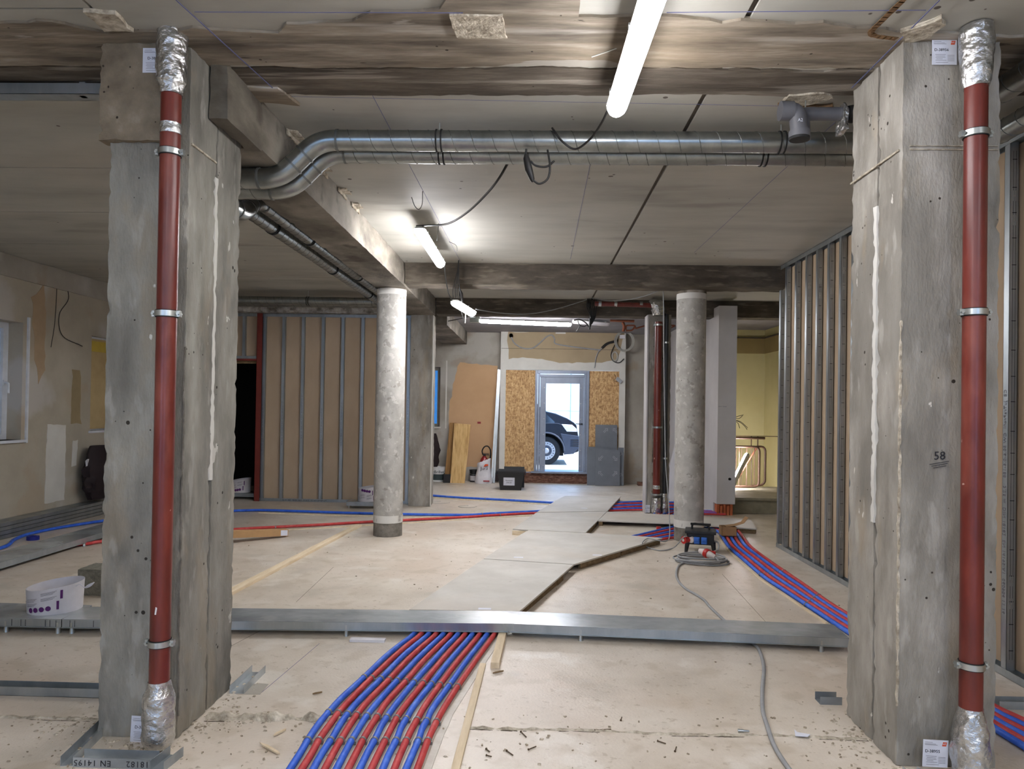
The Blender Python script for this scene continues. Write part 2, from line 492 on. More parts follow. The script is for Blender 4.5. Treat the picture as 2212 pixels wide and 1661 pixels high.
m_pll = M('left_wall_plaster', [(0.3, S(160, 152, 136)), (0.7, S(182, 174, 158))], scale=1.4, rough=0.9, bump=0.1, bscale=50, big=[(0.75, 0.53, 0.58, S(186, 182, 176), 0.75), (1.3, 0.58, 0.64, S(172, 152, 126), 0.4)], pores=(5, 0.1, S(90, 74, 58)))
m_plo = M('orange_plaster', [(0.3, S(190, 154, 116)), (0.7, S(202, 166, 128))], scale=1.5, rough=0.9, bump=0.06)
m_plb = M('beige_plaster', [(0.3, S(158, 141, 114)), (0.7, S(172, 155, 127))], scale=1.5, rough=0.9, bump=0.06)
m_plgd = M('grey_render', [(0.3, S(128, 120, 112)), (0.7, S(148, 140, 131))], scale=1.5, rough=0.92, bump=0.15)
m_pllil = M('pale_wall_paint', [(0.3, S(176, 173, 172)), (0.7, S(192, 189, 188))], scale=1.5, rough=0.7, bump=0.06)
m_yellow = M('yellow_wall_paint', [(0.3, S(198, 190, 140)), (0.7, S(210, 203, 156))], scale=1.5, rough=0.75, bump=0.03)
m_yellowd = M('ochre_wall_band', S(150, 134, 90), scale=1.5, rough=0.8, bump=0.03)
m_brick = M('red_brick', [(0.3, S(150, 76, 44)), (0.7, S(190, 108, 68))], scale=12, rough=0.9, bump=0.4)
m_rubble = M('brick_rubble', [(0.3, S(70, 46, 38)), (0.5, S(106, 74, 60)), (0.7, S(140, 112, 96))], scale=14, stretch=(1, 1, 3), rough=0.95, bump=0.8, bscale=30)
m_conc2 = M('landing_concrete', [(0.3, S(120, 114, 96)), (0.7, S(150, 144, 124))], scale=5, rough=0.9, bump=0.3, pores=(20, 0.14, S(64, 58, 48)))
m_frame = M('door_frame_steel', S(142, 150, 164), scale=4, rough=0.42, metal=0.35, bump=0.02, spec=0.5)
m_grayboard = M('grey_board', S(108, 113, 120), scale=4, rough=0.6, bump=0.03)
m_mark = plain('pale_print', S(166, 170, 174), 0.7)
m_white = plain('white_plastic', S(226, 226, 226), 0.5)
m_tub = M('tub_plastic', S(200, 197, 200), scale=5, rough=0.45, bump=0.02)
m_purple = plain('purple_print', S(84, 30, 98), 0.6)
m_ink = plain('black_print', S(28, 28, 36), 0.7)
m_inkg = plain('grey_print', S(120, 118, 124), 0.7)
m_bluechalk = plain('blue_chalk', S(100, 103, 140), 0.9)
m_dustline = plain('dark_joint', S(84, 77, 68), 0.95)
m_paper = plain('white_card', S(214, 216, 226), 0.6)
m_orange = plain('orange_print', S(212, 78, 34), 0.6)
m_cable = M('grey_cable', S(148, 149, 150), scale=20, rough=0.6, bump=0.05)
m_bcable = plain('black_cable', S(30, 29, 28), 0.55)
m_lgcable = plain('light_grey_cable', S(172, 170, 162), 0.55)
m_card = M('cardboard', S(176, 138, 96), scale=6, rough=0.8, bump=0.05)
m_pvc = M('grey_pvc', S(88, 88, 92), scale=8, rough=0.45, bump=0.03)
m_lamp = plain('lit_diffuser', S(255, 255, 255), 0.5, emit=((0.98, 0.97, 1.0, 1), LAMP))
m_lampb = plain('lit_diffuser_middle', S(255, 255, 255), 0.5, emit=((0.98, 0.97, 1.0, 1), LAMP * 1.75))
m_lamp2 = plain('lit_diffuser_stair', S(255, 255, 255), 0.5, emit=((1.0, 0.93, 0.95, 1), LAMP * 2.2))
m_house = plain('lamp_housing', S(176, 176, 172), 0.5)
m_ceeR = plain('red_socket', S(176, 40, 36), 0.45)
m_ceeP = plain('pale_plug', S(196, 186, 182), 0.5)
m_ceeB = plain('blue_socket', S(52, 104, 190), 0.45)
m_copper = plain('copper_pipe', S(150, 92, 70), 0.45, 0.5)
m_rail = plain('brown_rail_paint', S(76, 54, 40), 0.45)
m_van = M('dark_van_paint', S(26, 30, 40), scale=2, rough=0.22, metal=0.3, bump=0, spec=0.7)
m_vang = plain('van_window_glass', S(16, 20, 28), 0.08, 0.0, spec=0.8)
m_vanb = plain('van_bumper_plastic', S(52, 58, 72), 0.5)
m_tyre = M('tyre_rubber', S(26, 28, 32), scale=20, rough=0.8, bump=0.2)
m_rim = plain('silver_wheel', S(176, 182, 192), 0.35, 0.7)
m_headl = plain('headlight_lens', S(220, 226, 236), 0.15, 0.2, spec=0.7)
m_pave = M('street_paving', [(0.3, S(150, 146, 138)), (0.7, S(178, 174, 166))], scale=5, rough=0.9, bump=0.2)
m_render = M('pale_house_render', S(226, 222, 212), scale=2, rough=0.9, bump=0.05)
m_ochre = M('ochre_film', [(0.3, S(172, 150, 108)), (0.7, S(196, 174, 130))], scale=3, rough=0.6, bump=0.1)
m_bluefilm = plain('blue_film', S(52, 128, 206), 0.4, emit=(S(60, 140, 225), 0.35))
m_upvc = plain('white_window_frame', S(206, 210, 216), 0.4)
m_dark = M('dark_cloth', S(40, 30, 32), scale=12, rough=0.75, bump=0.4, bscale=20)
m_bag = M('white_bag', [(0.3, S(196, 194, 198)), (0.7, S(222, 220, 224))], scale=5, rough=0.55, bump=0.4, bscale=16)
m_fire = plain('extinguisher_red', S(140, 24, 30), 0.35, spec=0.6)
m_dgreen = plain('dark_green_label', S(58, 72, 74), 0.6)
m_cblock = M('aerated_block', [(0.3, S(96, 94, 84)), (0.7, S(136, 133, 120))], scale=30, rough=0.95, bump=0.8, bscale=90)
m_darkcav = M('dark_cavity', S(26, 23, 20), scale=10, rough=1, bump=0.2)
m_rust = M('rust_stain', [(0.3, S(96, 72, 48)), (0.7, S(128, 98, 66))], scale=20, rough=0.95, bump=0.5)
m_glassp = plain('window_pane', S(190, 205, 225), 0.1)

# ================================================================== THE SHELL
def struct(name, mb, mat, parent=None, **k):
    o = mb.build(name, mat, parent, **k)
    if parent is None: o['kind'] = 'structure'
    return o


CZ = 3.11        # underside of the slab
WL, BW = -5.85, 14.55
g = MB()
g.box(-6.4, 4.6, -4.2, 14.7, -0.2, 0)
floor = struct('floor', g, m_floor)
g = MB().box(-6.4, 4.6, -4.2, 14.75, CZ + 0.015, CZ + 0.3)
ceiling = struct('ceiling', g, m_dustline)


def cpanel(x0, x1, y0, y1, mat=m_ceil, z=CZ):
    MB().box(x0 + 0.006, x1 - 0.006, y0 + 0.006, y1 - 0.006, z, CZ + 0.015).build('ceiling_panel', mat, ceiling)


cpanel(-1.83, 0.85, -4, 10.7); cpanel(0.865, 4.5, -4, 10.7)
for a, b in ((-4, 2.9), (2.9, 4.9), (4.9, 6.06), (6.06, 7.3), (7.3, 9.1), (9.1, 11.0)):
    cpanel(WL, -1.83, a, b)
cpanel(WL, 4.5, 11.0, 14.6, m_ceilrear, 3.0)

# bare concrete band across the slab, where a wall was knocked out
yA0, yA1, yB1 = 2.83, 3.385, 3.71
near = [at(x, y, z=CZ - 0.012) for x, y in ((-900, 60), (-200, 58), (60, 52), (110, 48), (170, 62), (235, 74), (415, 60), (520, 69), (600, 72), (618, 52), (700, 48), (760, 46), (800, 28), (900, 26), (948, 20), (962, 2), (975, -200),
                                               (1235, -200), (1250, 38), (1440, 36), (1500, 42), (1560, 52), (1600, 45), (1690, 50), (1780, 48), (1850, 62), (1935, 72), (2212, 80))]
poly = wavy([(p.x, p.y) for p in near] + [(2.8, yA1), (WL, yA1 - 0.02)], 0.05, 0.014, 1)
poly = [(min(2.9, max(WL - 0.05, x)), y) for x, y in poly]
struct('trim_1', MB().prism(poly, CZ - 0.012, CZ + 0.01), m_rawceil)
poly = wavy([(WL, yA1 + 0.01), (2.8, yA1 + 0.02), (2.8, yB1 - 0.03), (WL, yB1)], 0.05, 0.018, 2)
struct('trim_2', MB().prism(poly, CZ - 0.008, CZ + 0.01), m_rawdark)
# rough patches of plaster and rust at the slab
c = at(1035, 47, z=CZ)
poly = wavy([(c.x - 0.115, c.y - 0.085), (c.x + 0.105, c.y - 0.085), (c.x + 0.115, c.y + 0.1), (c.x - 0.1, c.y + 0.095)], 0.02, 0.008, 3)
MB().prism(poly, CZ - 0.02, CZ).build('plaster_patch', m_mortar, ceiling)
for (pp, mt) in (([(505, 182), (600, 184), (648, 222), (560, 214)], m_rawceil), ([(1705, 200), (1780, 196), (1800, 205), (1730, 222), (1690, 215)], m_mortar),
                 ([(1945, 62), (2035, 30), (2045, 45), (2010, 74), (1955, 88)], m_mortar), ([(180, 18), (250, 22), (290, 62), (225, 60)], m_mortar),
                 ([(1680, 222), (1800, 222), (1800, 230), (1690, 230)], m_rust)):
    q = [at(x, y, z=CZ) for x, y in pp]
    MB().prism(wavy([(p.x, p.y) for p in q], 0.03, 0.012, pp[0][0]), CZ - 0.018, CZ).build('plaster_patch', mt, ceiling)


def line_on_ceiling(p, q, w=0.003, mt=None, z=CZ):
    a, b = at(*p, z=z), at(*q, z=z)
    MB().beam(a, b, w, 0.002).build('chalk_line', mt or m_bluechalk, ceiling)


line_on_ceiling((803, 203), (1000, 575)); line_on_ceiling((1276, 350), (1232, 560)); line_on_ceiling((1835, 235), (1500, 545), 0.003)
line_on_ceiling((505, 206), (1845, 232), 0.0025, z=CZ); line_on_ceiling((420, 26), (1000, 28), 0.003, z=CZ - 0.013)
line_on_ceiling((1440, 27), (2000, 22), 0.003, z=CZ - 0.013); line_on_ceiling((2030, 0), (1840, 190), 0.005, z=CZ - 0.013)
line_on_ceiling((380, 0), (600, 200), 0.005, z=CZ - 0.013)
# brown brush stroke on the slab
g = MB(); q = smoothpath([at(1960, -8, z=CZ - 0.013), at(1905, 45, z=CZ - 0.013), at(1882, 74, z=CZ - 0.013), at(1935, 84, z=CZ - 0.013)], 5)
for i in range(len(q) - 1):
    g.beam(q[i], q[i + 1] + (q[i + 1] - q[i]) * 0.15, 0.026 * (1 + 0.25 * noise.noise(q[i] * 30)), 0.0022)
g.build('brush_stroke', m_rust, ceiling)

# ---- walls
g = MB()
wy = [(8.28 - 1.3, 8.32), (9.60, 10.5)]            # window openings along Y in the left wall
zs0, zs1 = 1.02, 2.40


def wall_with_holes(x0, x1, y0, y1, z0, z1, holes):
    m = MB(); y = y0
    for a, b, za, zb in holes:
        m.box(x0, x1, y, a, z0, z1)
        m.box(x0, x1, a, b, z0, za)
        m.box(x0, x1, a, b, zb, z1)
        y = b
    m.box(x0, x1, y, y1, z0, z1)
    return m


wl = struct('wall_left', wall_with_holes(WL - 0.32, WL, -4.2, 14.6, 0, CZ, [(6.72, 8.12, 1.04, 2.38), (9.41, 10.43, 1.10, 2.36)]), m_pll)
g = MB().box(-6.4, 4.6, -4.4, -4.2, 0, 0.5).box(-6.4, 4.6, -4.4, -4.2, 2.7, CZ)
for x0, x1 in ((-6.4, -3.6), (-2.4, 0.9), (2.1, 4.6)):
    g.box(x0, x1, -4.4, -4.2, 0.5, 2.7)
struct('wall_back', g, m_plg)      # unseen wall, its openings added to let in sky light as fill
struct('wall_right', MB().box(2.95, 3.1, -4.2, 8.2, 0, CZ), m_plg)
struct('trim_3', MB().rough(WL - 0.05, -5.82, -4.2, 10.8, 2.86, CZ, 0.12, 0.004, 0.01, 3), m_plg)
# white plaster strip and scrapes on the left wall
for pts in ([(102, 916), (142, 918), (138, 1080), (96, 1088)], [(157, 952), (168, 950), (164, 1005), (154, 1008)]):
    q = [at(x, y, x=WL) for x, y in pts]
    MB().prism_x(wavy([(p.y, p.z) for p in q], 0.05, 0.01, 4), WL - 0.01, WL + 0.006).build('plaster_patch', m_plw, wl)
q = [at(x, y, x=WL) for x, y in ((66, 640), (95, 612), (98, 800), (82, 830), (74, 760))]
MB().prism_x(wavy([(p.y, p.z) for p in q], 0.08, 0.03, 5), WL - 0.01, WL + 0.003).build('plaster_patch', M('tan_stain', S(170, 148, 120), scale=3, rough=0.9), wl)
q = [at(x, y, x=WL) for x, y in ((155, 798), (172, 800), (176, 918), (153, 916))]
MB().prism_x(wavy([(p.y, p.z) for p in q], 0.08, 0.03, 6), WL - 0.01, WL + 0.003).build('plaster_patch', M('ochre_stain', S(152, 136, 104), scale=3, rough=0.9), wl)
# cracks / sagging wire on the left wall
MB().tube(smoothpath([at(124, 585, x=WL + 0.02), at(122, 640, x=WL + 0.02), at(118, 700, x=WL + 0.02), at(110, 750, x=WL + 0.02)]), 0.004, 5).build('wire', m_bcable, wl)
MB().tube(smoothpath([at(126, 580, x=WL + 0.02), at(140, 608, x=WL + 0.02), at(148, 645, x=WL + 0.02), at(128, 680, x=WL + 0.02), at(135, 725, x=WL + 0.02), at(178, 748, x=WL + 0.02)]), 0.005, 5).build('wire', m_bcable, wl)

# windows in the left wall
w1 = struct('window_1', MB().box(WL - 0.24, WL - 0.17, 6.720, 8.120, 1.04, 1.10).box(WL - 0.24, WL - 0.17, 6.720, 8.120, 2.31, 2.38)
            .box(WL - 0.24, WL - 0.17, 8.040, 8.120, 1.10, 2.31).box(WL - 0.24, WL - 0.17, 6.720, 6.800, 1.10, 2.31), m_upvc)
MB().box(WL - 0.215, WL - 0.20, 6.800, 8.040, 1.10, 2.31).build('pane', m_glassp, w1)
MB().box(WL - 0.17, WL - 0.155, 8.045, 8.070, 1.66, 1.72).tube(elbows([(WL - 0.16, 8.057, 1.69), (WL - 0.11, 8.057, 1.69), (WL - 0.11, 8.057, 1.57)], 0.03), 0.012, 8).build('window_handle', m_upvc, w1)
MB().box(WL - 0.17, WL + 0.04, 6.670, 8.160, 1.01, 1.04).build('window_sill', m_upvc, w1)
MB().box(WL, WL + 0.02, 8.180, 8.210, 1.0, 2.45).build('edge_bead', m_upvc, w1)
w2 = struct('window_2', MB().box(WL - 0.14, WL - 0.07, 9.410, 10.430, 1.10, 1.16).box(WL - 0.14, WL - 0.07, 9.410, 10.430, 2.28, 2.36)
            .box(WL - 0.14, WL - 0.07, 9.410, 9.470, 1.16, 2.28).box(WL - 0.14, WL - 0.07, 10.370, 10.430, 1.16, 2.28), m_upvc)
MB().box(WL - 0.055, WL - 0.04, 9.430, 10.410, 2.16, 2.3).build('blind_box', M('yellow_tape', S(196, 170, 74), scale=4, rough=0.6), w2)
MB().box(WL - 0.07, WL - 0.05, 9.430, 10.410, 1.12, 2.33).build('pane', m_ochre, w2)
MB().box(WL - 0.07, WL + 0.03, 9.380, 10.460, 1.07, 1.10).build('window_sill', m_upvc, w2)

# ---- far (street) wall with portal
g = MB()
g.box(-6.2, -2.62, BW, BW + 0.3, 0, 3.0)
g.box(-2.62, -1.86, BW, BW + 0.3, 0, 1.08).box(-2.62, -1.86, BW, BW + 0.3, 2.29, 3.0)
g.box(-1.86, -0.60, BW, BW + 0.3, 0, 3.0)
g.box(1.78, 4.6, BW, BW + 0.3, 0, 3.0)
g.box(-0.60, 1.78, BW, BW + 0.3, 2.25, 3.0)
wf = struct('wall_street', g, m_plg)
w3 = struct('window_3', MB().box(-2.62, -2.56, BW + 0.1, BW + 0.16, 1.08, 2.29).box(-1.93, -1.86, BW + 0.1, BW + 0.16, 1.08, 2.29).box(-2.56, -1.93, BW + 0.1, BW + 0.16, 1.08, 1.14).box(-2.56, -1.93, BW + 0.1, BW + 0.16, 2.22, 2.29), plain('grey_window_frame', S(128, 124, 116), 0.6))
MB().box(-2.56, -1.93, BW + 0.12, BW + 0.13, 1.14, 2.22).build('pane', m_bluefilm, w3)
MB().box(-2.64, -1.84, BW - 0.03, BW + 0.1, 1.05, 1.08).build('window_sill', m_plw, w3)
MB().box(-1.75, -1.725, BW - 0.012, BW, 1.05, 2.42).build('edge_bead', m_plw, w3)
# portal surround standing proud of the wall
PF = 14.36
g = MB()
g.box(-0.64, -0.53, PF, BW, 0, 3.0).box(1.72, 1.84, PF, BW, 0, 3.0).box(-0.53, 1.72, PF, BW, 2.25, 3.0)
g.box(-0.6, -0.5, BW, BW + 0.3, 0, 2.25).box(1.7, 1.78, BW, BW + 0.3, 0, 2.25)
portal = struct('trim_4', g, m_plw)
q = [at(x, y, y=PF) for x, y in ((1098, 716), (1348, 716), (1334, 776), (1300, 784), (1200, 782), (1150, 774), (1098, 776))]
MB().prism_y(wavy([(p.x, p.z) for p in q], 0.08, 0.02, 7), PF - 0.004, PF + 0.01).build('plaster_patch', m_plb, portal)
MB().box(-0.63, 1.83, PF - 0.006, PF, 2.665, 2.672).build('board_joint', m_dustline, portal)
q = [at(x, y, y=BW) for x, y in ((994, 783), (1075, 790), (1070, 1010), (972, 1008), (970, 900), (978, 830))]
MB().prism_y(wavy([(p.x, p.z) for p in q], 0.08, 0.03, 8), BW - 0.004, BW + 0.01).build('plaster_patch', m_plo, wf)
# left of the portal: enclosing wall behind the stud wall, right: long pale wall
struct('wall_inner_left', MB().box(-2.75, -2.65, 11.3, BW, 0, 3.0), m_plg)
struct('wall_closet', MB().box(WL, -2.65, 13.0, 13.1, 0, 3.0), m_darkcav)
g = MB().box(2.66, 2.92, 10.42, BW, 0.16, 3.0).box(2.66, 2.92, 10.62, BW, 0, 0.16)
wr = struct('wall_right_rear', g, m_pllil)
MB().rough(2.68, 2.90, 10.46, 10.63, 0.0, 0.165, 0.03, 0.008, 0.01, 2).build('broken_brick', m_brick, wr)
for i in range(5):
    MB().box(2.665 + i * 0.047, 2.70 + i * 0.047, 10.425, 10.46, 0.0, 0.155 - 0.02 * (i % 2)).build('brick', m_brick, wr)
MB().prism_y([(2.84 + 0.02 * cos(a * pi / 4) * (1 + 0.2 * (a % 2)), 0.52 + 0.02 * sin(a * pi / 4)) for a in range(8)], 10.412, 10.425).build('socket_hole', m_darkcav, wr)
g = MB()
text(g, 'Alarm Sensor', 0.022, at(1561, 878, y=10.415), (1, 0, 0), (0, 0, 1))
g.build('pencil_note', m_inkg, wr)
struct('wall_stair_side', MB().box(4.30, 4.45, 8.2, 13.6, 0, CZ), m_yellow)
struct('wall_stair_rear', MB().box(2.92, 4.45, 13.5, 13.6, 0, CZ), m_yellow)
g = MB().box(2.93, 4.29, 13.488, 13.5, 2.56, 2.84).box(4.288, 4.30, 11.0, 13.5, 2.56, 2.84)
struct('trim_5', g, m_yellowd)
struct('trim_6', MB().box(2.93, 4.29, 13.47, 13.5, 2.84, 2.86).box(4.27, 4.30, 11.0, 13.5, 2.84, 2.86), m_dustline)
struct('wall_stair_front', MB().box(3.1, 4.45, 8.1, 8.2, 0, CZ), m_plg)
# landing of the stairwell, one step up
g = MB().rough(2.93, 4.29, 10.62, 12.2, 0.0, 0.20, 0.08, 0.003, 0.012, 4)
g.box(2.93, 4.29, 10.58, 12.2, 0.20, 0.235)
landing = struct('stair_landing', g, m_conc2)
struct('stairwell_floor', MB().box(2.93, 4.29, 12.2, 13.5, -0.3, -0.05), m_conc2)

# threshold and rubble under the door
th = struct('trim_7', MB().rough(-0.5, 1.7, PF + 0.02, BW + 0.3, 0.0, 0.2, 0.05, 0.008, 0.01, 6), m_rubble)
MB().box(0.0, 1.15, PF - 0.03, BW + 0.3, 0.2, 0.235).build('door_sill', m_frame, th)
# OSB infill panels
for (x0, x1) in ((-0.535, 0.055), (1.13, 1.725)):
    o = MB().box(x0, x1, PF + 0.03, PF + 0.055, 0.22, 2.24).build('osb_panel', m_osb, portal)
# door
d = struct('door_1', MB().box(0.055, 0.105, PF - 0.0, PF + 0.10, 0.235, 2.24).box(0.11, 0.155, PF + 0.02, PF + 0.1, 0.235, 2.24)
           .box(1.075, 1.13, PF, PF + 0.1, 0.235, 2.24).box(1.03, 1.07, PF + 0.02, PF + 0.1, 0.235, 2.24)
           .box(0.105, 1.075, PF, PF + 0.1, 2.18, 2.24).box(0.155, 1.03, PF + 0.02, PF + 0.1, 2.11, 2.165), m_frame, bevel=0.004)
MB().box(0.16, 0.275, PF + 0.03, PF + 0.08, 0.24, 2.11).box(0.94, 1.025, PF + 0.03, PF + 0.08, 0.24, 2.11).box(0.275, 0.94, PF + 0.03, PF + 0.08, 1.985, 2.11).build('door_leaf', m_frame, d, bevel=0.004)
g = MB()
for i in range(6):
    for x in (0.24, 0.965):
        g.cyl((x, PF + 0.022, 0.35 + i * 0.31), (x, PF + 0.032, 0.35 + i * 0.31), 0.008, 8)
g.build('rivet', m_plw, d)
g = MB().box(0.975, 1.01, PF + 0.005, PF + 0.03, 1.17, 1.20)
g.box(0.87, 1.0, PF + 0.0, PF + 0.012, 1.177, 1.193)
g.build('door_handle', m_blackp, d)

# ---- beams and piers (each one a thing)
def beam_thing(label, mb, mat, loc):
    t = thing('concrete_beam', loc, label, 'beam')
    mb.build('beam_body', mat, t, smooth=50)
    return t


g = MB().rough(-1.83, -1.46, 3.78, 10.72, 2.85, CZ + 0.01, 0.06, 0.004, 0.012, 1)
g.rough(-1.55, -1.46, 3.36, 3.80, 2.84, CZ + 0.01, 0.05, 0.004, 0.014, 2)
b1 = beam_thing('long concrete beam running back from the left column to the left round column', g, m_beam, (-1.645, 7, 2.85))
g = MB()
for px, py in ((640, 372), (700, 425), (745, 452), (772, 470)):
    p = at(px, py, x=-1.44)
    g.rough(-1.462, -1.45, p.y - 0.13, p.y + 0.12, CZ - 0.035, CZ, 0.012, 0.006, 0.008, int(px)); g.rough(-1.462, -1.40, p.y - 0.11, p.y + 0.05, CZ - 0.012, CZ, 0.012, 0.005, 0.008, int(px) + 3)
g.build('broken_plaster_edge', m_mortar, b1)
g = MB().rough(-1.455, 2.82, 8.07, 8.40, 2.868, CZ + 0.01, 0.06, 0.004, 0.01, 4)
beam_thing('cross beam of bare concrete resting on the two round columns', g, m_beamdark, (0.7, 8.2, 2.87))
g = MB().rough(-1.455, 4.29, 10.72, 11.0, 2.868, CZ + 0.01, 0.07, 0.004, 0.01, 5)
beam_thing('rear cross beam of dark concrete above the red waste pipe', g, m_beamdark, (1.4, 10.9, 2.87))
g = MB().rough(WL, -1.84, 10.86, 11.1, 2.885, CZ + 0.01, 0.05, 0.01, 0.014, 6)
beam_thing('whitish rough beam over the brown stud wall on the left', g, M('limewashed_beam', [(0.35, S(96, 90, 82)), (0.5, S(150, 145, 138)), (0.7, S(186, 182, 174))], scale=9, rough=0.95, bump=0.9, bscale=30), (-3.8, 11, 2.88))
g = MB().rough(-1.83, -1.33, 11.1, 14.50, 2.75, CZ, 0.1, 0.004, 0.012, 7)
beam_thing('short beam stub at the far left above the pillar, running to the street wall', g, m_beam, (-1.6, 12.8, 2.75))

g = thing('concrete_pillar', (-1.66, 10.9, 0), 'square grey concrete pillar at the right end of the brown stud wall', 'column')
MB().rough(-1.83, -1.50, 10.74, 11.10, 0, 2.87, 0.05, 0.003, 0.01, 8).build('shaft', m_colw, g, smooth=50)
MB().box(-1.50, -1.485, 10.73, 10.76, 0, 2.85).build('edge_bead', m_plw, g)
g = thing('concrete_pillar', (1.83, 10.7, 0), 'square pillar behind the red waste pipe right of the entrance', 'column')
MB().rough(1.66, 1.99, 10.46, 10.76, 0, 2.87, 0.05, 0.003, 0.01, 9).build('shaft', m_colw, g, smooth=50)
MB().rough(1.735, 1.81, 10.445, 10.465, 0.3, 2.1, 0.03, 0.004, 0.01, 3).build('plaster_remnant', m_rawceil, g)
MB().box(1.645, 1.665, 10.45, 10.70, 0, 2.86).build('edge_bead', m_pllil, g)  # left edge of the pillar, bluish light on it put into the pale colour


def column_pair(label, x0, x1, ya, yb, yc, inner, seed, mat):
    """two abutting piers with an open mortar joint between them; inner = x of the face towards the room centre"""
    t = thing('concrete_column', ((x0 + x1) / 2, (ya + yc) / 2, 0), label, 'column')
    MB().rough(x0, x1, ya, yb - 0.011, 0, CZ + 0.005, 0.028, 0.003, 0.012, seed).build('front_pier', mat, t, smooth=55, weld=True)
    MB().rough(x0 + 0.004, x1 - 0.004, yb + 0.011, yc, 0, CZ + 0.005, 0.028, 0.003, 0.012, seed + 1).build('rear_pier', mat, t, smooth=55, weld=True)
    MB().rough(x0 + 0.022, x1 - 0.022, yb - 0.02, yb + 0.02, 0, CZ, 0.02, 0.006, 0.01, seed + 2).build('open_joint', m_crack, t, smooth=55)
    return t


cl = column_pair('thick concrete column on the left carrying the long red pipe', -1.92, -1.555, 3.19, 3.48, 3.77, -1.555, 10, m_col)
MB().rough(-1.60, -1.556, 3.462, 3.498, 1.12, 2.6, 0.015, 0.004, 0.006, 13).build('joint_filler', m_plw, cl, smooth=60)
MB().rough(-1.955, -1.64, 3.155, 3.3, 2.66, CZ, 0.025, 0.007, 0.02, 14).build('capital', M('capital_concrete', [(0.3, S(98, 88, 74)), (0.6, S(134, 122, 104)), (0.75, S(156, 146, 130))], scale=6, rough=0.95, bump=0.6, bscale=40, pores=(20, 0.2, S(50, 42, 36))), cl, smooth=60)
MB().box(-1.556, -1.548, 3.2, 3.455, 2.66, 2.668).build('formwork_joint', m_mortar, cl)
MB().rough(-1.563, -1.5535, 3.188, 3.198, 0.1, 1.75, 0.011, 0.005, 0.006, 33).build('edge_crust', m_roundbase, cl, smooth=60)
cr = column_pair('thick concrete column on the right with a deep vertical crack and red pipe', 1.57, 1.985, 3.13, 3.355, 3.63, 1.57, 20, m_colw)
MB().rough(1.562, 1.61, 3.338, 3.372, 1.0, 2.45, 0.015, 0.005, 0.008, 23).build('joint_filler', m_plw, cr, smooth=60)
MB().rough(1.5675, 1.578, 3.1275, 3.14, 0.25, 1.9, 0.011, 0.005, 0.006, 24).build('edge_crust', m_mortar, cr, smooth=60)
MB().box(1.60, 1.97, 3.124, 3.13, 2.628, 2.632).box(1.60, 1.97, 3.124, 3.13, 2.644, 2.647).box(1.562, 1.568, 3.15, 3.62, 2.63, 2.638).build('formwork_joint', m_mortar, cr)
g = MB()
text(g, '58', 0.05, at(2030, 985, y=3.124), (1, 0, 0.05), (0, 0, 1))
for k in range(3):
    a, b = at(2008 + k * 4, 1003 + k * 4, y=3.122), at(2050 - k * 3, 996 + k * 5, y=3.122)
    g.beam(a, b, 0.002, 0.002)
g.build('pencil_mark', m_ink, cr)

# round columns
def round_column(px, py, label, r=0.168):
    b = at(px, py, z=0)
    cx, cy = b.x, b.y + r
    t = thing('round_column', (cx, cy, 0), label, 'column')
    MB().lathe([(r, 0.17), (r, 0.9), (r, 1.6), (r, 2.3), (r, 2.78)], (cx, cy), 56).build('shaft', m_round, t, smooth=40)
    MB().lathe([(r - 0.003, 0), (r - 0.003, 0.10), (r - 0.003, 0.172)], (cx, cy), 40, 0.004).build('base', m_roundbase, t, smooth=50)
    MB().lathe([(r + 0.0015, 0.155), (r + 0.0015, 0.24)], (cx, cy), 44, 0.003, 3).build('torn_edge', m_plw, t, smooth=50)
    MB().lathe([(r + 0.002, 2.77), (r + 0.002, 2.835)], (cx, cy), 48).build('top_ring', m_plw, t, smooth=40)
    MB().lathe([(r - 0.002, 2.835), (r - 0.004, 2.875)], (cx, cy), 40, 0.006).build('collar', m_rawceil, t, smooth=50)
    return t


rc1 = round_column(831, 1161, 'round concrete column left of the middle in front of the stud wall')
rc2 = round_column(1494, 1172, 'round concrete column on the right behind the power distributor')

# rough screed joint across the floor in front of the columns
for x0, x1, y0, nm in ((-1.52, -0.83, 3.42, 'a'), (-0.27, 1.56, 3.38, 'b'), (-5.8, -1.95, 3.36, 'c')):
    hw = {'a': 0.04, 'b': 0.014, 'c': 0.02}[nm]; n_ = int((x1 - x0) / 0.012)
    for part, mt_, o_, ww, hh in (('screed_ridge', m_mortar, 0, hw, 0.03 if nm == 'a' else 0.01), ('screed_gap', m_crack, -hw - 0.003, 0.006, 0.003)):
        vs, fs = [], []
        for i in range(n_ + 1):
            x = x0 + (x1 - x0) * i / n_
            yc = y0 + o_ + 0.02 * noise.noise(V((x * 2.2, 1, 0))) + 0.006 * noise.noise(V((x * 11, 4, 0)))
            w_ = ww * max(0.0, 0.75 + 0.9 * noise.noise(V((x * 6, o_ * 50, 2))) + 0.4 * noise.noise(V((x * 31, 7, 2))))
            h_ = hh * max(0.1, 0.7 + noise.noise(V((x * 17, 3, 9))))
            if part == 'screed_gap' and noise.noise(V((x * 3, 8, 8))) < 0.0: w_ = 0
            for k, (fy, fz) in enumerate(((-1, 0), (-0.6, 0.8), (0, 1), (0.6, 0.75), (1, 0))):
                vs.append((x, yc + fy * w_ + 0.003 * noise.noise(V((x * 60, k, 0))), -0.001 + fz * h_ * (1 if w_ > 0 else 0) + 0.003 * fz * noise.noise(V((x * 70, k * 3, 0)))))
        for i in range(n_):
            for k in range(4):
                a_ = i * 5 + k
                fs.append((a_, a_ + 1, a_ + 6, a_ + 5)[::-1])
        MB().add(vs, fs).build(part, mt_, floor, smooth=70)
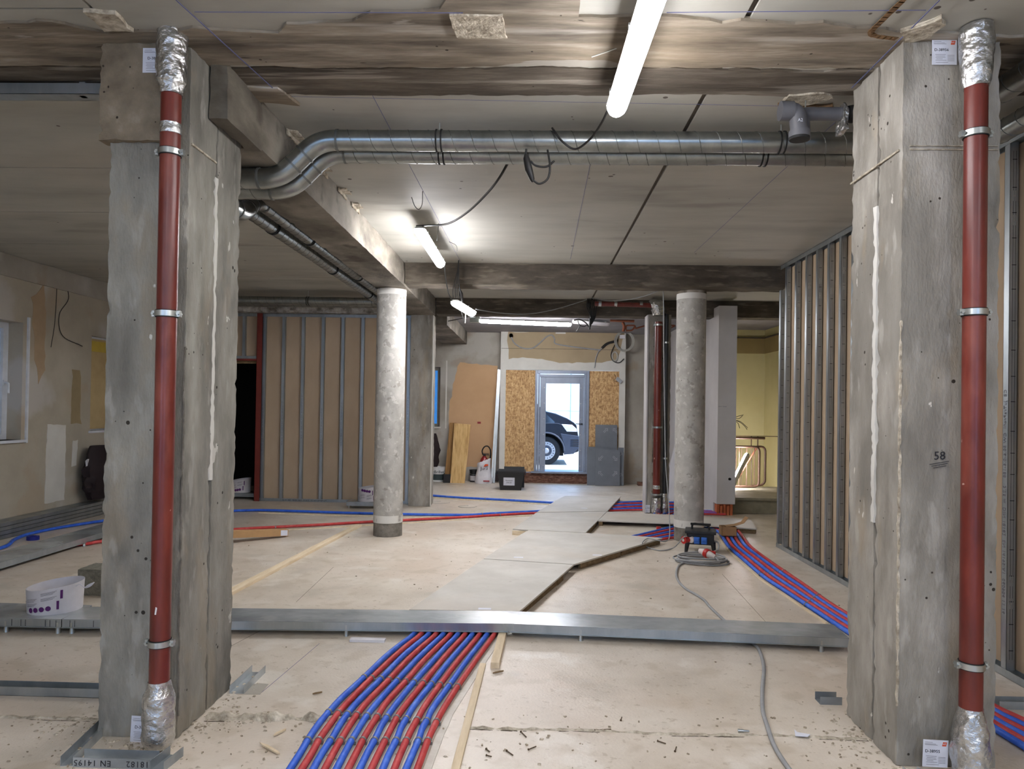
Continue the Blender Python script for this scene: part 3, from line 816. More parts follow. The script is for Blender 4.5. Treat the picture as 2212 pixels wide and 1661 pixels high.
for i, (p, q, w, mt) in enumerate((((1265, 1400), (1245, 1540), 0.006, m_crack), ((690, 1390), (560, 1500), 0.004, m_bluechalk),
                                   ((640, 1300), (720, 1225), 0.004, m_crack), ((1560, 1240), (1660, 1350), 0.004, m_crack), ((500, 1395), (585, 1350), 0.004, m_crack))):
    a, b = at(*p, z=0.0005), at(*q, z=0.0005)
    if i == 0: continue
    MB().beam(a, b, w * 0.5, 0.0012).build('scribed_line', mt, floor)
q = [at(x, y, z=0) for x, y in ((560, 1476), (580, 1478), (562, 1500), (510, 1500), (535, 1480))]
MB().prism([(p.x, p.y) for p in q], 0, 0.0015).build('screed_patch', m_plg, floor)

# ================================================================== STUD WALLS
def stud_side(t, y, x0=2.73, x1=2.78, z1=3.07, marks=True):
    """C stud of the right-hand wall: flange towards the room, web facing the camera"""
    g = MB()
    g.box(x0, x0 + 0.002, y, y + 0.048, 0.04, z1)
    g.box(x0, x1, y, y + 0.002, 0.04, z1)
    g.box(x1 - 0.002, x1, y, y + 0.048, 0.04, z1)
    g.box(x0, x0 + 0.012, y + 0.046, y + 0.048, 0.04, z1)
    s = g.build('stud', m_stud, t)
    g = MB()
    z = 0.15
    while z < z1 - 0.1:
        g.box(x0 + 0.014, x1 - 0.012, y - 0.0012, y, z, z + 0.004)
        z += random.uniform(0.10, 0.19)
    g.box(x0 + 0.018, x0 + 0.0195, y - 0.0008, y, 0.1, z1 - 0.05).box(x1 - 0.017, x1 - 0.0155, y - 0.0008, y, 0.1, z1 - 0.05)
    g.build('rib_marks', m_ink, s)
    g = MB()
    for zc in (0.42, 0.55, 2.62, 2.76):
        g.box(x0 + 0.017, x0 + 0.02, y - 0.0022, y, zc - 0.03, zc + 0.03).box(x0 + 0.030, x0 + 0.033, y - 0.0022, y, zc - 0.03, zc + 0.03).box(x0 + 0.017, x0 + 0.033, y - 0.0022, y, zc - 0.004, zc + 0.004)
    g.build('punched_tab', m_clamp, s)
    return s


t = thing('stud_partition', (2.76, 6.0, 0), 'open stud partition on the right with galvanised studs over brown board', 'partition')
ys = [8.05, 7.87, 7.58, 7.29, 7.02, 6.75, 6.49, 6.24, 5.94, 5.63, 5.32, 5.0, 4.6, 4.22, 3.86, 3.3, 2.9]
for y in ys:
    stud_side(t, y, z1=2.84 if y > 8 else 3.07)
MB().box(2.726, 2.786, 2.6, 8.1, 0, 0.002).box(2.726, 2.728, 2.6, 8.1, 0, 0.045).box(2.784, 2.786, 2.6, 8.1, 0, 0.045).build('floor_track', m_stud, t)
MB().box(2.726, 2.786, 2.6, 8.05, 3.105, 3.107).box(2.726, 2.728, 2.6, 8.05, 3.062, 3.107).box(2.784, 2.786, 2.6, 8.05, 3.062, 3.107).build('ceiling_track', m_stud, t)
for a, b in ((2.6, 3.8), (3.8, 5.0), (5.0, 6.2), (6.2, 7.4), (7.4, 8.1)):
    MB().box(2.788, 2.80, a + 0.002, b - 0.002, 0.01, 3.1).build('plasterboard', m_kraft, t)
g = MB()
text(g, 'CE  JuTraProfil  CW 50.6-0.6-188    3.25 m  DIN 18182  EN 14195:A1  060904 11 16', 0.034, (2.7285, 4.245, 1.0), (0, 0, -1), (0, 1, 0), spacing=1.08)
g.build('stud_print', m_inkg, t)

t = thing('stud_partition', (-3.7, 11.02, 0), 'tall stud wall behind the left round column, brown board between steel studs', 'partition')
xs = [at(p, 880, y=11.0).x for p in (568, 610, 652, 695, 738, 781, 824, 866, 881)]
for i, x in enumerate(xs):
    g = MB()
    g.box(x - 0.024, x + 0.024, 11.0, 11.002, 0.03, 2.86).box(x + 0.022, x + 0.024, 11.0, 11.05, 0.03, 2.86).box(x - 0.024, x + 0.024, 11.048, 11.05, 0.03, 2.86)
    s = g.build('stud', m_stud, t)
    g = MB()
    text(g, 'CE  JuTraProfil CW 50   3.25 m  DIN 18182  EN 14195', 0.028, (x - 0.002, 10.9985, 1.1 + (i % 3) * 0.1), (0, 0, -1), (1, 0, 0), spacing=1.05)
    g.build('stud_print', m_inkg, s)
x0, x1 = xs[0] - 0.03, xs[-1] + 0.03
MB().box(x0, x1, 10.996, 10.998, 0, 0.045).box(x0, x1, 10.996, 11.052, 0, 0.002).build('floor_track', m_stud, t)
g = MB()
text(g, 'JuTraProfil UW 50   3.25 m   DIN 18182   EN 14195', 0.03, (x0 + 0.7, 10.9945, 0.022), (-1, 0, 0), (0, 0, -1), spacing=1.05)
g.build('track_print', m_ink, t)
MB().box(x0, x1, 10.996, 10.998, 2.835, 2.882).box(x0, x1, 10.996, 11.052, 2.88, 2.882).build('ceiling_track', m_stud, t)
k = x0
while k < x1 - 0.05:
    e = min(k + 1.2, x1)
    MB().box(k + 0.002, e - 0.002, 11.053, 11.065, 0.01, 2.87).build('plasterboard', m_kraft, t)
    k = e
# part above and left of the doorway
xd0, xd1 = -5.15, at(553, 900, y=10.98).x
zt = at(540, 778, y=11).z
for px in (527,):
    x = at(px, 720, y=11).x
    MB().box(x - 0.024, x + 0.024, 11.0, 11.002, zt + 0.04, 2.86).box(x + 0.022, x + 0.024, 11.0, 11.05, zt + 0.04, 2.86).build('stud', m_stud, t)
MB().box(xd0 - 0.6, xd1, 10.996, 11.0, zt + 0.02, zt + 0.065).box(xd0 - 0.6, xd1, 10.996, 11.0, 2.835, 2.882).build('header_track', m_stud, t)
MB().box(WL, xd1, 11.053, 11.065, zt + 0.03, 2.87).build('plasterboard', m_kraft, t)
MB().box(WL, xd0, 11.053, 11.065, 0.01, zt + 0.03).build('plasterboard', m_kraft, t)
MB().box(xd0, xd1, 11.03, 11.06, zt - 0.05, zt - 0.01).build('lintel_batten', m_oldwood, t)

t = thing('door_portal_frame', (xd1 + 0.04, 10.98, 0), 'dark red steel frame around the dark doorway on the left', 'door frame')
MB().box(xd1, xd1 + 0.085, 10.95, 10.954, 0, 2.88).box(xd1, xd1 + 0.006, 10.95, 11.03, 0, 2.88).box(xd1, xd1 + 0.085, 11.03, 11.036, 0, 2.88).build('post', m_redpaint, t)
MB().box(xd0, xd1, 10.95, 11.03, zt - 0.01, zt + 0.02).build('lintel', m_redpaint, t)
MB().box(xd0 - 0.085, xd0, 10.95, 10.954, 0, zt + 0.02).box(xd0 - 0.006, xd0, 10.95, 11.03, 0, zt + 0.02).build('post', m_redpaint, t)

# ================================================================== LAMPS
def lamp(a, b, label, w=0.1, lit=True, mat=None, group=None, upv=V((0, 0, 1))):
    a, b = V(a), V(b)
    d = (b - a).normalized()
    side = d.cross(upv).normalized()
    u = side.cross(d).normalized()
    t = thing('tube_lamp', (a + b) / 2, label, 'lamp', group)
    L_ = (b - a).length

    def ring(pos, s, half):
        c = a + d * pos
        out = []
        if half == 'low':
            for k in range(9):
                an = pi * k / 8
                out.append(c + side * (cos(an) * w / 2 * s) - u * (sin(an) * 0.055 * s + 0.004))
        else:
            for (x, y) in ((-0.5, 0), (-0.42, 0.012), (-0.26, 0.024), (0.26, 0.024), (0.42, 0.012), (0.5, 0)):
                out.append(c + side * (x * w * s) + u * (y * s - 0.004))
        return out
    for half, nm, mt in (('up', 'housing', m_house), ('low', 'diffuser', (mat or m_lamp) if lit else m_tub)):
        rs = [ring(p, s, half) for p, s in ((0, 0.55), (0.012, 0.85), (0.04, 1), (L_ - 0.04, 1), (L_ - 0.012, 0.85), (L_, 0.55))]
        n = len(rs[0])
        fs = []
        for i in range(len(rs) - 1):
            for k in range(n - 1):
                q = (i * n + k, i * n + k + 1, (i + 1) * n + k + 1, (i + 1) * n + k)
                fs.append(q)
            fs.append((i * n, (i + 1) * n, (i + 1) * n + n - 1, i * n + n - 1))
        fs.append(tuple(range(n))); fs.append(tuple((len(rs) - 1) * n + k for k in range(n))[::-1])
        g = MB(); g.add([p for r in rs for p in r], fs)
        o = g.build(nm, mt, t, smooth=45)
        import bmesh
        bm = bmesh.new(); bm.from_mesh(o.data); bmesh.ops.recalc_face_normals(bm, faces=bm.faces); bm.to_mesh(o.data); bm.free()
    for f in (0.12, 0.5, 0.88):
        c = a + d * (L_ * f) + side * (w / 2)
        MB().obox(c, side * 0.004, d * 0.012, u * 0.014).build('clip', m_house, t)
    return t


q_ = at(1330, 234, z=2.985)
L1 = lamp(q_, (q_.x + 0.03, q_.y - 1.52, 2.985), 'large lit tube lamp on the ceiling at the top, nearest to the viewer')
a, b = at(905, 492, z=2.97), at(952, 568, z=2.97)
L2 = lamp(a, b, 'lit tube lamp hanging left of the middle before the cross beam', mat=m_lampb)
a = at(982, 650, y=7.85); b = at(1021, 674, y=8.62)
L3 = lamp(a, b, 'short lit tube lamp dangling under the cross beam on a cable bundle', w=0.11, mat=m_lampb)
a = at(1036, 690, y=11.9); b = at(1234, 698, y=11.95)
L4 = lamp(a, b, 'long lit tube lamp across the view before the entrance', w=0.11, mat=m_lampb)
a = at(1236, 692, y=12.3); b = at(1317, 698, y=12.3)
lamp(a, b, 'unlit white tube lamp right of the long lit one', w=0.13, lit=False)
a = at(1583, 1051, y=11.55); b = at(1617, 981, y=11.85)
L5 = lamp(a, b, 'lit tube lamp leaning against the stair railing', w=0.10, mat=m_lamp2, upv=V((0.7, -0.3, 0.2)).normalized())
# unseen tube lamps added behind the viewer as fill light
lamp((0.42, 0.3, 3.045), (0.42, -1.2, 3.045), 'added fill tube lamp behind the viewer', group='added fill lamps behind the viewer')
lamp((-3.6, -0.5, 3.045), (-3.6, -2.0, 3.045), 'added fill tube lamp behind the viewer', group='added fill lamps behind the viewer')
lamp((2.15, 0.9, 3.045), (2.15, -0.6, 3.045), 'added fill tube lamp behind the viewer', group='added fill lamps behind the viewer')
lamp((-1.3, 0.9, 3.045), (-1.3, -0.6, 3.045), 'added fill tube lamp behind the viewer', group='added fill lamps behind the viewer')
# lamp end boxes / cables
g = MB()
p = at(1027, 690, y=11.9)
t = tag(MB().box(p.x - 0.09, p.x + 0.07, p.y - 0.04, p.y + 0.04, p.z - 0.05, p.z + 0.05).build('junction_box', M('clear_box', S(150, 156, 146), scale=10, rough=0.3, bump=0.2), origin=p, bevel=0.006), 'small translucent box at the left end of the long lit lamp', 'box')


def cable(name, pts, r, mat, label, cat='cable', k=6, parent=None, n=7):
    pts = smoothpath(pts, k)
    o = MB().tube(pts, r, n).build(name, mat, parent, smooth=60) if parent else MB().tube(pts, r, n).build(name, mat, origin=pts[0], smooth=60)
    if parent is None: tag(o, label, cat)
    return o


Yd = 4.0
cable('cable', [at(1313, 238, y=3.62), at(1298, 268, y=3.75), at(1275, 300, y=3.9), at(1243, 322, y=Yd - 0.02), at(1215, 306, y=Yd - 0.02), at(1198, 284, y=Yd), at(1193, 277, y=4.08)], 0.006, m_bcable, 'dark cable sagging from the near lamp over the upper duct')
t = thing('cable_connector', at(1145, 345, y=Yd - 0.03), 'black cable connector with a loop hanging from the ducts', 'connector')
MB().tube([at(1136, 333, y=Yd), at(1137, 342, y=Yd), at(1142, 365, y=Yd), at(1150, 388, y=Yd), at(1151, 393, y=Yd)], [0.008, 0.018, 0.022, 0.014, 0.007], 10).build('connector_body', m_bcable, t, smooth=40)
cable('lead', [at(1137, 322, y=Yd), at(1136, 335, y=Yd), at(1138, 345, y=Yd)], 0.006, m_bcable, '', parent=t)
cable('lead', [at(1150, 388, y=Yd), at(1165, 397, y=Yd), at(1183, 386, y=Yd), at(1188, 360, y=Yd), at(1183, 324, y=Yd + 0.02)], 0.006, m_bcable, '', parent=t)
cable('lead', [at(1146, 348, y=Yd), at(1158, 358, y=Yd), at(1180, 360, y=Yd), at(1197, 348, y=Yd + 0.02)], 0.006, m_bcable, '', parent=t)
cable('cable', [at(1100, 347, y=4.45), at(1078, 385, y=4.6), at(1050, 420, y=4.9), at(1010, 458, y=5.3), at(968, 483, y=5.7), at(925, 487, y=5.9), at(900, 488, y=6.0)], 0.008, m_bcable, 'black cable arching from the ducts to the second lamp')
cable('cable', [at(960, 570, y=7.4), at(962, 595, y=7.6), at(968, 630, y=7.8), at(976, 648, y=7.85)], 0.006, m_bcable, 'dark cable between the second lamp and the dangling lamp')
t = thing('cable_bundle', at(990, 600, y=7.9), 'bundle of dark cables holding up the dangling lamp', 'cable')
for i, dx in enumerate((-9, -4, 0, 4)):
    cable('strand', [at(991, 562, y=7.9), at(990 + dx * 0.3, 588, y=7.88), at(988 + dx, 620, y=7.86), at(988 + dx * 1.0, 646, y=7.88)], 0.005, m_bcable, '', parent=t)
MB().tube([at(992, 622, y=7.85), at(996, 634, y=7.85), at(999, 652, y=7.9)], [0.008, 0.02, 0.014], 9).build('plug', m_bcable, t, smooth=40)
cable('strand', [at(1003, 668, y=8.0), at(1006, 680, y=8.0), at(1005, 698, y=8.0)], 0.006, m_lgcable, '', parent=t)
cable('strand', [at(995, 668, y=8.0), at(999, 682, y=8.0), at(1002, 694, y=8.0)], 0.004, m_bcable, '', parent=t)
cable('cable', [at(1028, 668, y=8.7), at(1080, 676, y=9.4), at(1140, 678, y=10.0), at(1200, 668, y=10.4), at(1272, 646, y=10.6)], 0.006, m_cable, 'thin grey cable slung under the rear cross beam')
cable('cable', [at(936, 697, y=11.2), at(965, 694, y=11.2), at(1008, 686, y=11.4), at(1030, 684, y=11.9)], 0.007, m_bcable, 'black cable running left from the long lit lamp')
cable('cable', [at(1276, 643, y=10.6), at(1310, 649, y=10.2), at(1350, 648, y=9.6), at(1390, 640, y=9.0), at(1428, 626, y=8.45)], 0.006, m_cable, 'thin grey cable slung to the hook above the pillar')
cable('cable', [at(1429, 626, y=8.5), at(1433, 640, y=8.5), at(1434, 760, y=8.5), at(1436, 900, y=8.5), at(1438, 1000, y=8.5), at(1444, 1080, y=8.45), at(1447, 1150, y=8.2), at(1441, 1168, y=7.95),
                at(1425, 1168, z=0.09), at(1400, 1163, z=0.08), at(1388, 1172, z=0.08), at(1395, 1180, z=0.02), at(1425, 1189, z=0.01), at(1455, 1183, z=0.02), at(1475, 1162, y=7.62), at(1484, 1158, y=7.62)], 0.006, m_cable,
      'long grey cable dropping from the ceiling to the power distributor', k=5)
t = thing('cable_bundle', at(1276, 650, y=10.62), 'tangle of black cables hanging beside the overhead red pipe', 'cable')
for i in range(6):
    x = 1272 + i * 3
    cable('strand', [at(x, 640, y=10.62), at(x - 4 + i, 662, y=10.58), at(x + 4 - i, 684, y=10.58), at(1276 + (i % 3), 700, y=10.58)], 0.008, m_bcable, '', parent=t)
MB().tube([at(1275, 688, y=10.57), at(1276, 696, y=10.57), at(1273, 712, y=10.57)], [0.02, 0.024, 0.006], 8).build('plug', m_bcable, t, smooth=40)
MB().tube([at(1270, 646, y=10.6), at(1271, 656, y=10.57), at(1275, 668, y=10.6)], [0.014, 0.03, 0.014], 8).build('plug', m_bcable, t, smooth=40)
t = thing('cable_bundle', at(1255, 700, y=11.9), 'loose black leads at the right end of the long lit lamp', 'cable')
cable('strand', [at(1240, 692, y=11.9), at(1252, 690, y=11.9), at(1266, 698, y=11.9), at(1275, 711, y=11.9)], 0.01, m_bcable, '', parent=t)
cable('strand', [at(1248, 692, y=11.9), at(1252, 702, y=11.9), at(1262, 705, y=11.9), at(1268, 701, y=11.9)], 0.007, m_bcable, '', parent=t)
cable('strand', [at(1254, 702, y=11.9), at(1249, 710, y=11.9), at(1245, 716, y=11.9)], 0.007, m_bcable, '', parent=t)

# wire hooks hanging from the slab
for i, (pts, lb) in enumerate(((((913, 413), (912, 440), (905, 452), (896, 445), (889, 426)), 'bent wire hook hanging from the slab left of the arching cable'),
                               (((970, 522), (985, 530), (988, 545)), 'short wire end by the second lamp'), (((948, 482), (946, 500), (944, 520)), 'straight wire tie above the second lamp'),
                               (((1278, 123), (1335, 103), (1340, 92)), 'thin bent wire beside the near lamp'))):
    yy = 5.3 if i == 0 else (6.9 if i == 1 else (6.3 if i == 2 else 3.2))
    cable('wire_hook', [at(*p, y=yy + (0 if i else 0)) for p in pts], 0.0025, m_bcable if i != 3 else m_lgcable, lb, 'wire')

# ================================================================== DUCTS
def helix(a, b, r, pitch=0.115, w=0.0022):
    a, b = V(a), V(b)
    d = (b - a); L_ = d.length; d.normalize()
    u = d.orthogonal().normalized(); v = d.cross(u)
    n = int(L_ / pitch * 14)
    return [a + d * (L_ * i / n) + (u * cos(2 * pi * i / 14) + v * sin(2 * pi * i / 14)) * (r + 0.0003) for i in range(n + 1)]


def duct(path, r, label, rad=0.14, clamps=(), rods=True):
    t = thing('ventilation_duct', path[len(path) // 2], label, 'duct')
    pts = elbows(path, rad, 8)
    MB().tube(pts, r, 28).build('duct_pipe', m_duct, t, smooth=50)
    g = MB()
    for i in range(len(path) - 1):
        a, b = V(path[i]), V(path[i + 1])
        if (b - a).length < 0.5: continue
        d = (b - a).normalized()
        a2 = a + d * (rad if i else 0.02); b2 = b - d * (rad if i < len(path) - 2 else 0.02)
        g.tube(helix(a2, b2, r), 0.0026, 4)
    g.build('spiral_seam', m_seam, t)
    for i in range(1, len(path) - 1):
        for q in (path[i - 1], path[i + 1]):
            a = V(path[i]); d = (V(q) - a); dl = d.length; d.normalize()
            c = a + d * min(rad + 0.012, dl * 0.46)
            MB().tube([c - d * 0.006, c + d * 0.006], r + 0.004, 28).build('joint_ring', m_seam, t, smooth=40)
    for c, d in clamps:
        c, d = V(c), V(d).normalized()
        g = MB()
        for s in (-0.014, 0.014):
            g.tube([c + d * (s - 0.004), c + d * (s + 0.004)], r + 0.006, 24)
        o = g.build('rubber_clamp', m_rubber, t, smooth=40)
        if rods:
            MB().cyl(c + V((0, 0, r)), V((c.x, c.y, CZ)), 0.004, 8).build('rod', m_clamp, o)
    return t


zU, zL = 3.008, 2.785
y1, y2 = 4.08, 4.29
xb1 = at(688, 300, y=y1).x; xb1l = at(603, 375, y=y1).x
xc = [at(p, 300, y=y1).x for p in (949, 1687)]
duct([(2.17, 2.2, 3.02), (2.17, y1, zU), (xb1, y1, zU), (xb1l, y1, zL), (-2.17, y1, zL), (-2.17, 4.75, zL), (-2.17, 5.0, 2.96), (-2.17, 10.15, 2.96), (-5.4, 10.15, 2.96)], 0.058,
     'front spiral duct crossing under the ceiling between the columns', 0.10,
     [((xc[0], y1, zU), (1, 0, 0)), ((xc[1], y1, zU), (1, 0, 0)), ((-2.17, 5.9, 2.96), (0, 1, 0)), ((-2.17, 7.7, 2.96), (0, 1, 0)), ((-2.17, 9.4, 2.96), (0, 1, 0)), ((-3.2, 10.15, 2.96), (1, 0, 0))])
xb2 = at(706, 335, y=y2).x; xb2l = at(628, 400, y=y2).x
xc2 = [at(p, 340, y=y2).x for p in (954, 1648)]
duct([(2.48, 1.2, 3.0), (2.48, y2, zU), (xb2, y2, zU), (xb2l, y2, zL), (-1.99, y2, zL), (-1.99, 4.85, zL), (-1.99, 5.1, 2.96), (-1.99, 10.38, 2.96), (-5.4, 10.38, 2.96)], 0.058,
     'rear spiral duct running behind the front one under the ceiling', 0.10,
     [((xc2[0], y2, zU), (1, 0, 0)), ((xc2[1], y2, zU), (1, 0, 0)), ((-1.99, 6.3, 2.96), (0, 1, 0)), ((-1.99, 8.1, 2.96), (0, 1, 0)), ((-1.99, 9.6, 2.96), (0, 1, 0)), ((2.48, 3.4, 3.0), (0, 1, 0))])

# grey waste pipe with elbow beside the right column
t = thing('plastic_drain_pipe', at(1760, 250, y=3.72), 'grey plastic drain pipe with an elbow, sticking out of the right column', 'pipe')
yp = 3.72
a, b = at(1742, 246, y=yp), at(1843, 246, y=yp); b.z = a.z
MB().cyl(a, b + V((0.02, 0, 0)), 0.033, 20).build('straight_pipe', m_pvc, t, smooth=40)
MB().tube([b - V((0.03, 0, 0)), b - V((0.01, 0, 0)), b], [0.040, 0.044, 0.044], 20).build('socket', m_rubber, t, smooth=40)
MB().tube(elbows([a + V((0.04, 0, 0)), a - V((0.02, 0, 0)), a - V((0.02, 0.02, 0.14))], 0.05), 0.034, 20).build('rear_elbow', m_pvc, t, smooth=40)
c0, c1, c2 = at(1690, 240, y=yp - 0.06), at(1722, 240, y=yp - 0.06), at(1727, 292, y=yp - 0.06)
MB().tube(elbows([c0, c1 + V((0.0, 0, 0)), c2], 0.07, 9), 0.042, 22).build('front_elbow', m_pvc, t, smooth=40)
MB().tube([c2 + V((0, 0, 0.02)), c2 - V((0, 0, 0.012))], 0.052, 22).build('socket', m_pvc, t, smooth=40)
MB().tube([c2 - V((0, 0, 0.012)), c2 - V((0, 0, 0.024))], 0.049, 22).build('seal', m_rubber, t, smooth=40)
MB().tube([c0 - V((0.012, 0, 0)), c0 + V((0.05, 0, 0))], 0.048, 22).build('coupling', m_pvc, t, smooth=40)
p = at(1741, 210, y=yp)
MB().cyl((p.x, p.y, CZ), (p.x - 0.01, p.y, a.z - 0.1), 0.004, 8).build('hanger_rod', m_clamp, t)
g = MB()
text(g, 'A2', 0.022, at(1729, 259, y=yp - 0.104), (1, 0, 0), (0, 0, 1))
g.build('marking', m_paper, t)
p = at(1843, 250, y=yp)
MB().rough(1.55, 1.58, p.y - 0.05, p.y + 0.06, p.z - 0.09, p.z + 0.05, 0.012, 0.008, 0.01, 4).build('foil_wrap', m_foil, t, smooth=50)

# ================================================================== RED WASTE PIPES
def clamp_parts(t, c, r, side=1):
    c = V(c)
    o = MB().lathe([(r + 0.001, c.z - 0.013), (r + 0.0075, c.z - 0.012), (r + 0.0075, c.z + 0.012), (r + 0.001, c.z + 0.013)], (c.x, c.y), 30, close=False).build('pipe_clamp', m_clamp, t, smooth=30)
    MB().lathe([(r + 0.0005, c.z - 0.016), (r + 0.004, c.z - 0.016), (r + 0.004, c.z + 0.016), (r + 0.0005, c.z + 0.016)], (c.x, c.y), 30, close=False).build('rubber_liner', m_rubber, o)
    for s in (-1, 1):
        g = MB()
        g.box(c.x + s * (r + 0.004), c.x + s * (r + 0.02), c.y - 0.01, c.y + 0.01, c.z - 0.013, c.z + 0.013)
        g.cyl((c.x + s * (r + 0.013), c.y - 0.02, c.z), (c.x + s * (r + 0.013), c.y + 0.018, c.z), 0.006, 8)
        g.build('bolt', m_clamp, o, smooth=30)


def foil_sleeve(t, prof, c, seed):
    pr = []
    for i in range(len(prof) - 1):
        k = max(2, int(abs(prof[i + 1][1] - prof[i][1]) / 0.012))
        for j in range(k):
            f = j / k
            pr.append((prof[i][0] * (1 - f) + prof[i + 1][0] * f, prof[i][1] * (1 - f) + prof[i + 1][1] * f))
    pr.append(prof[-1])
    MB().lathe(pr, (c.x, c.y), 44, 0.006, seed).build('foil_wrap', m_foil, t, smooth=30)


# left near pipe
yp = 3.095
c = at(357, 840, y=yp); r = 0.042
t = thing('waste_pipe', (c.x, c.y, 0), 'long dark red waste pipe on the left column', 'pipe')
MB().lathe([(r, 0.25), (r, 1.2), (r, 2.0), (r, 2.9)], (c.x, c.y), 30).build('pipe_run', m_redpipe, t, smooth=40)
z = lambda py, px=357, y=yp: at(px, py, y=y).z
foil_sleeve(t, [(0.047, z(206)), (0.05, z(192)), (0.062, z(180)), (0.063, z(120)), (0.062, z(60)), (0.06, 3.105)], c, 1)
foil_sleeve(t, [(0.055, 0.012), (0.066, 0.04), (0.068, z(1540)), (0.062, z(1500)), (0.048, z(1482)), (0.045, z(1470))], c, 2)
for py in (330, 678, 1388):
    clamp_parts(t, (c.x, c.y, z(py)), r)
zb = z(279)
MB().lathe([(r + 0.003, zb - 0.024), (r + 0.004, zb), (r + 0.003, zb + 0.022)], (c.x, c.y), 30, 0.001).build('tape_band', m_foil, t, smooth=40)
MB().prism_y([(c.x - 0.004, z(1322)), (c.x + 0.002, z(1322)), (c.x + 0.006, z(1308)), (c.x - 0.0, z(1306))], c.y - r - 0.002, c.y - r + 0.01).build('scrape', m_white, t)
# right near pipe
yp2 = 3.03
c2_ = at(2103, 850, y=yp2); r2 = 0.0435
z2 = lambda py: at(2103, py, y=yp2).z
t = thing('waste_pipe', (c2_.x, c2_.y, 0), 'long dark red waste pipe on the right column', 'pipe')
MB().lathe([(r2, 0.2), (r2, 1.2), (r2, 2.0), (r2, 2.9)], (c2_.x, c2_.y), 30).build('pipe_run', m_redpipe, t, smooth=40)
foil_sleeve(t, [(0.047, z2(190)), (0.055, z2(170)), (0.063, z2(120)), (0.064, z2(70)), (0.062, 3.105)], c2_, 3)
foil_sleeve(t, [(0.066, 0.012), (0.072, 0.1), (0.07, z2(1600)), (0.06, z2(1560)), (0.049, z2(1540)), (0.046, z2(1528))], c2_, 4)
for py in (290, 675, 1436):
    clamp_parts(t, (c2_.x, c2_.y, z2(py)), r2)
# rear stack in front of the pillar
t = thing('waste_pipe', (1.83, 10.36, 0), 'dark red waste stack in front of the rear pillar', 'pipe')
c = at(1420, 900, y=10.36); zz = lambda py: at(1420, py, y=10.36).z
rr = 0.052
MB().lathe([(rr, 0.3), (rr, 1.5), (rr, 2.75)], (c.x, c.y), 24).build('pipe_run', m_redpipe, t, smooth=40)
foil_sleeve(t, [(0.062, 0.01), (0.066, 0.1), (0.064, zz(1075))], c, 5)
MB().tube([(c.x - 0.12, c.y, 2.98), (c.x - 0.08, c.y, 3.0), (c.x - 0.03, c.y, 2.98), (c.x, c.y, 2.9), (c.x, c.y, 2.84)], [0.07, 0.095, 0.11, 0.1, 0.085], 18).build('foil_elbow', m_foil, t, smooth=40)
for py in (702, 923, 1068):
    clamp_parts(t, (c.x, c.y, zz(py)), rr)
MB().lathe([(rr + 0.002, zz(1056)), (rr + 0.003, zz(1048))], (c.x, c.y), 24).build('tape_band', m_foil, t, smooth=40)
MB().cyl((at(1285, 650, y=c.y).x, c.y, 3.0), (c.x - 0.08, c.y, 2.985), 0.034, 18).build('side_branch', m_redpipe, t, smooth=40)
for px in (1296, 1330, 1385):
    x = at(px, 650, y=c.y).x
    MB().tube([(x - 0.02, c.y, 3.0), (x + 0.02, c.y, 2.998)], 0.038, 18).build('pipe_clamp', m_clamp, t, smooth=40)
c4 = at(1436, 900, y=10.4)
t = thing('dark_riser_pipe', (c4.x, c4.y, 0), 'thin black riser pipe beside the rear red waste stack', 'pipe')
MB().lathe([(0.03, 0.3), (0.03, 2.87)], (c4.x + 0.01, c4.y), 16).build('pipe_run', plain('black_riser', S(44, 46, 48), 0.5), t, smooth=40)
foil_sleeve(t, [(0.042, 0.01), (0.046, 0.1), (0.042, 0.3)], c4 + V((0.01, 0, 0)), 6)
for py in (740, 990):
    zc = at(1436, py, y=10.4).z
    MB().lathe([(0.034, zc - 0.012), (0.034, zc + 0.012)], (c4.x + 0.01, c4.y), 16).build('pipe_clamp', m_clamp, t, smooth=40)
# copper pipework near the entrance ceiling
t = thing('copper_pipework', at(1360, 700, y=12.2), 'old copper-coloured pipe stubs under the ceiling right of the entrance', 'pipe')
for pts, r_ in ((((1318, 692), (1370, 694)), 0.022), (((1345, 696), (1349, 705), (1346, 716)), 0.025), (((1352, 712), (1352, 703), (1372, 703), (1372, 710), (1392, 704)), 0.014), (((1352, 714), (1366, 714), (1372, 704)), 0.014), (((1440, 712), (1460, 703), (1440, 703)), 0.012)):
    MB().tube(elbows([at(*p, y=12.2) for p in pts], 0.04), r_, 10).build('pipe_stub', m_copper, t, smooth=40)

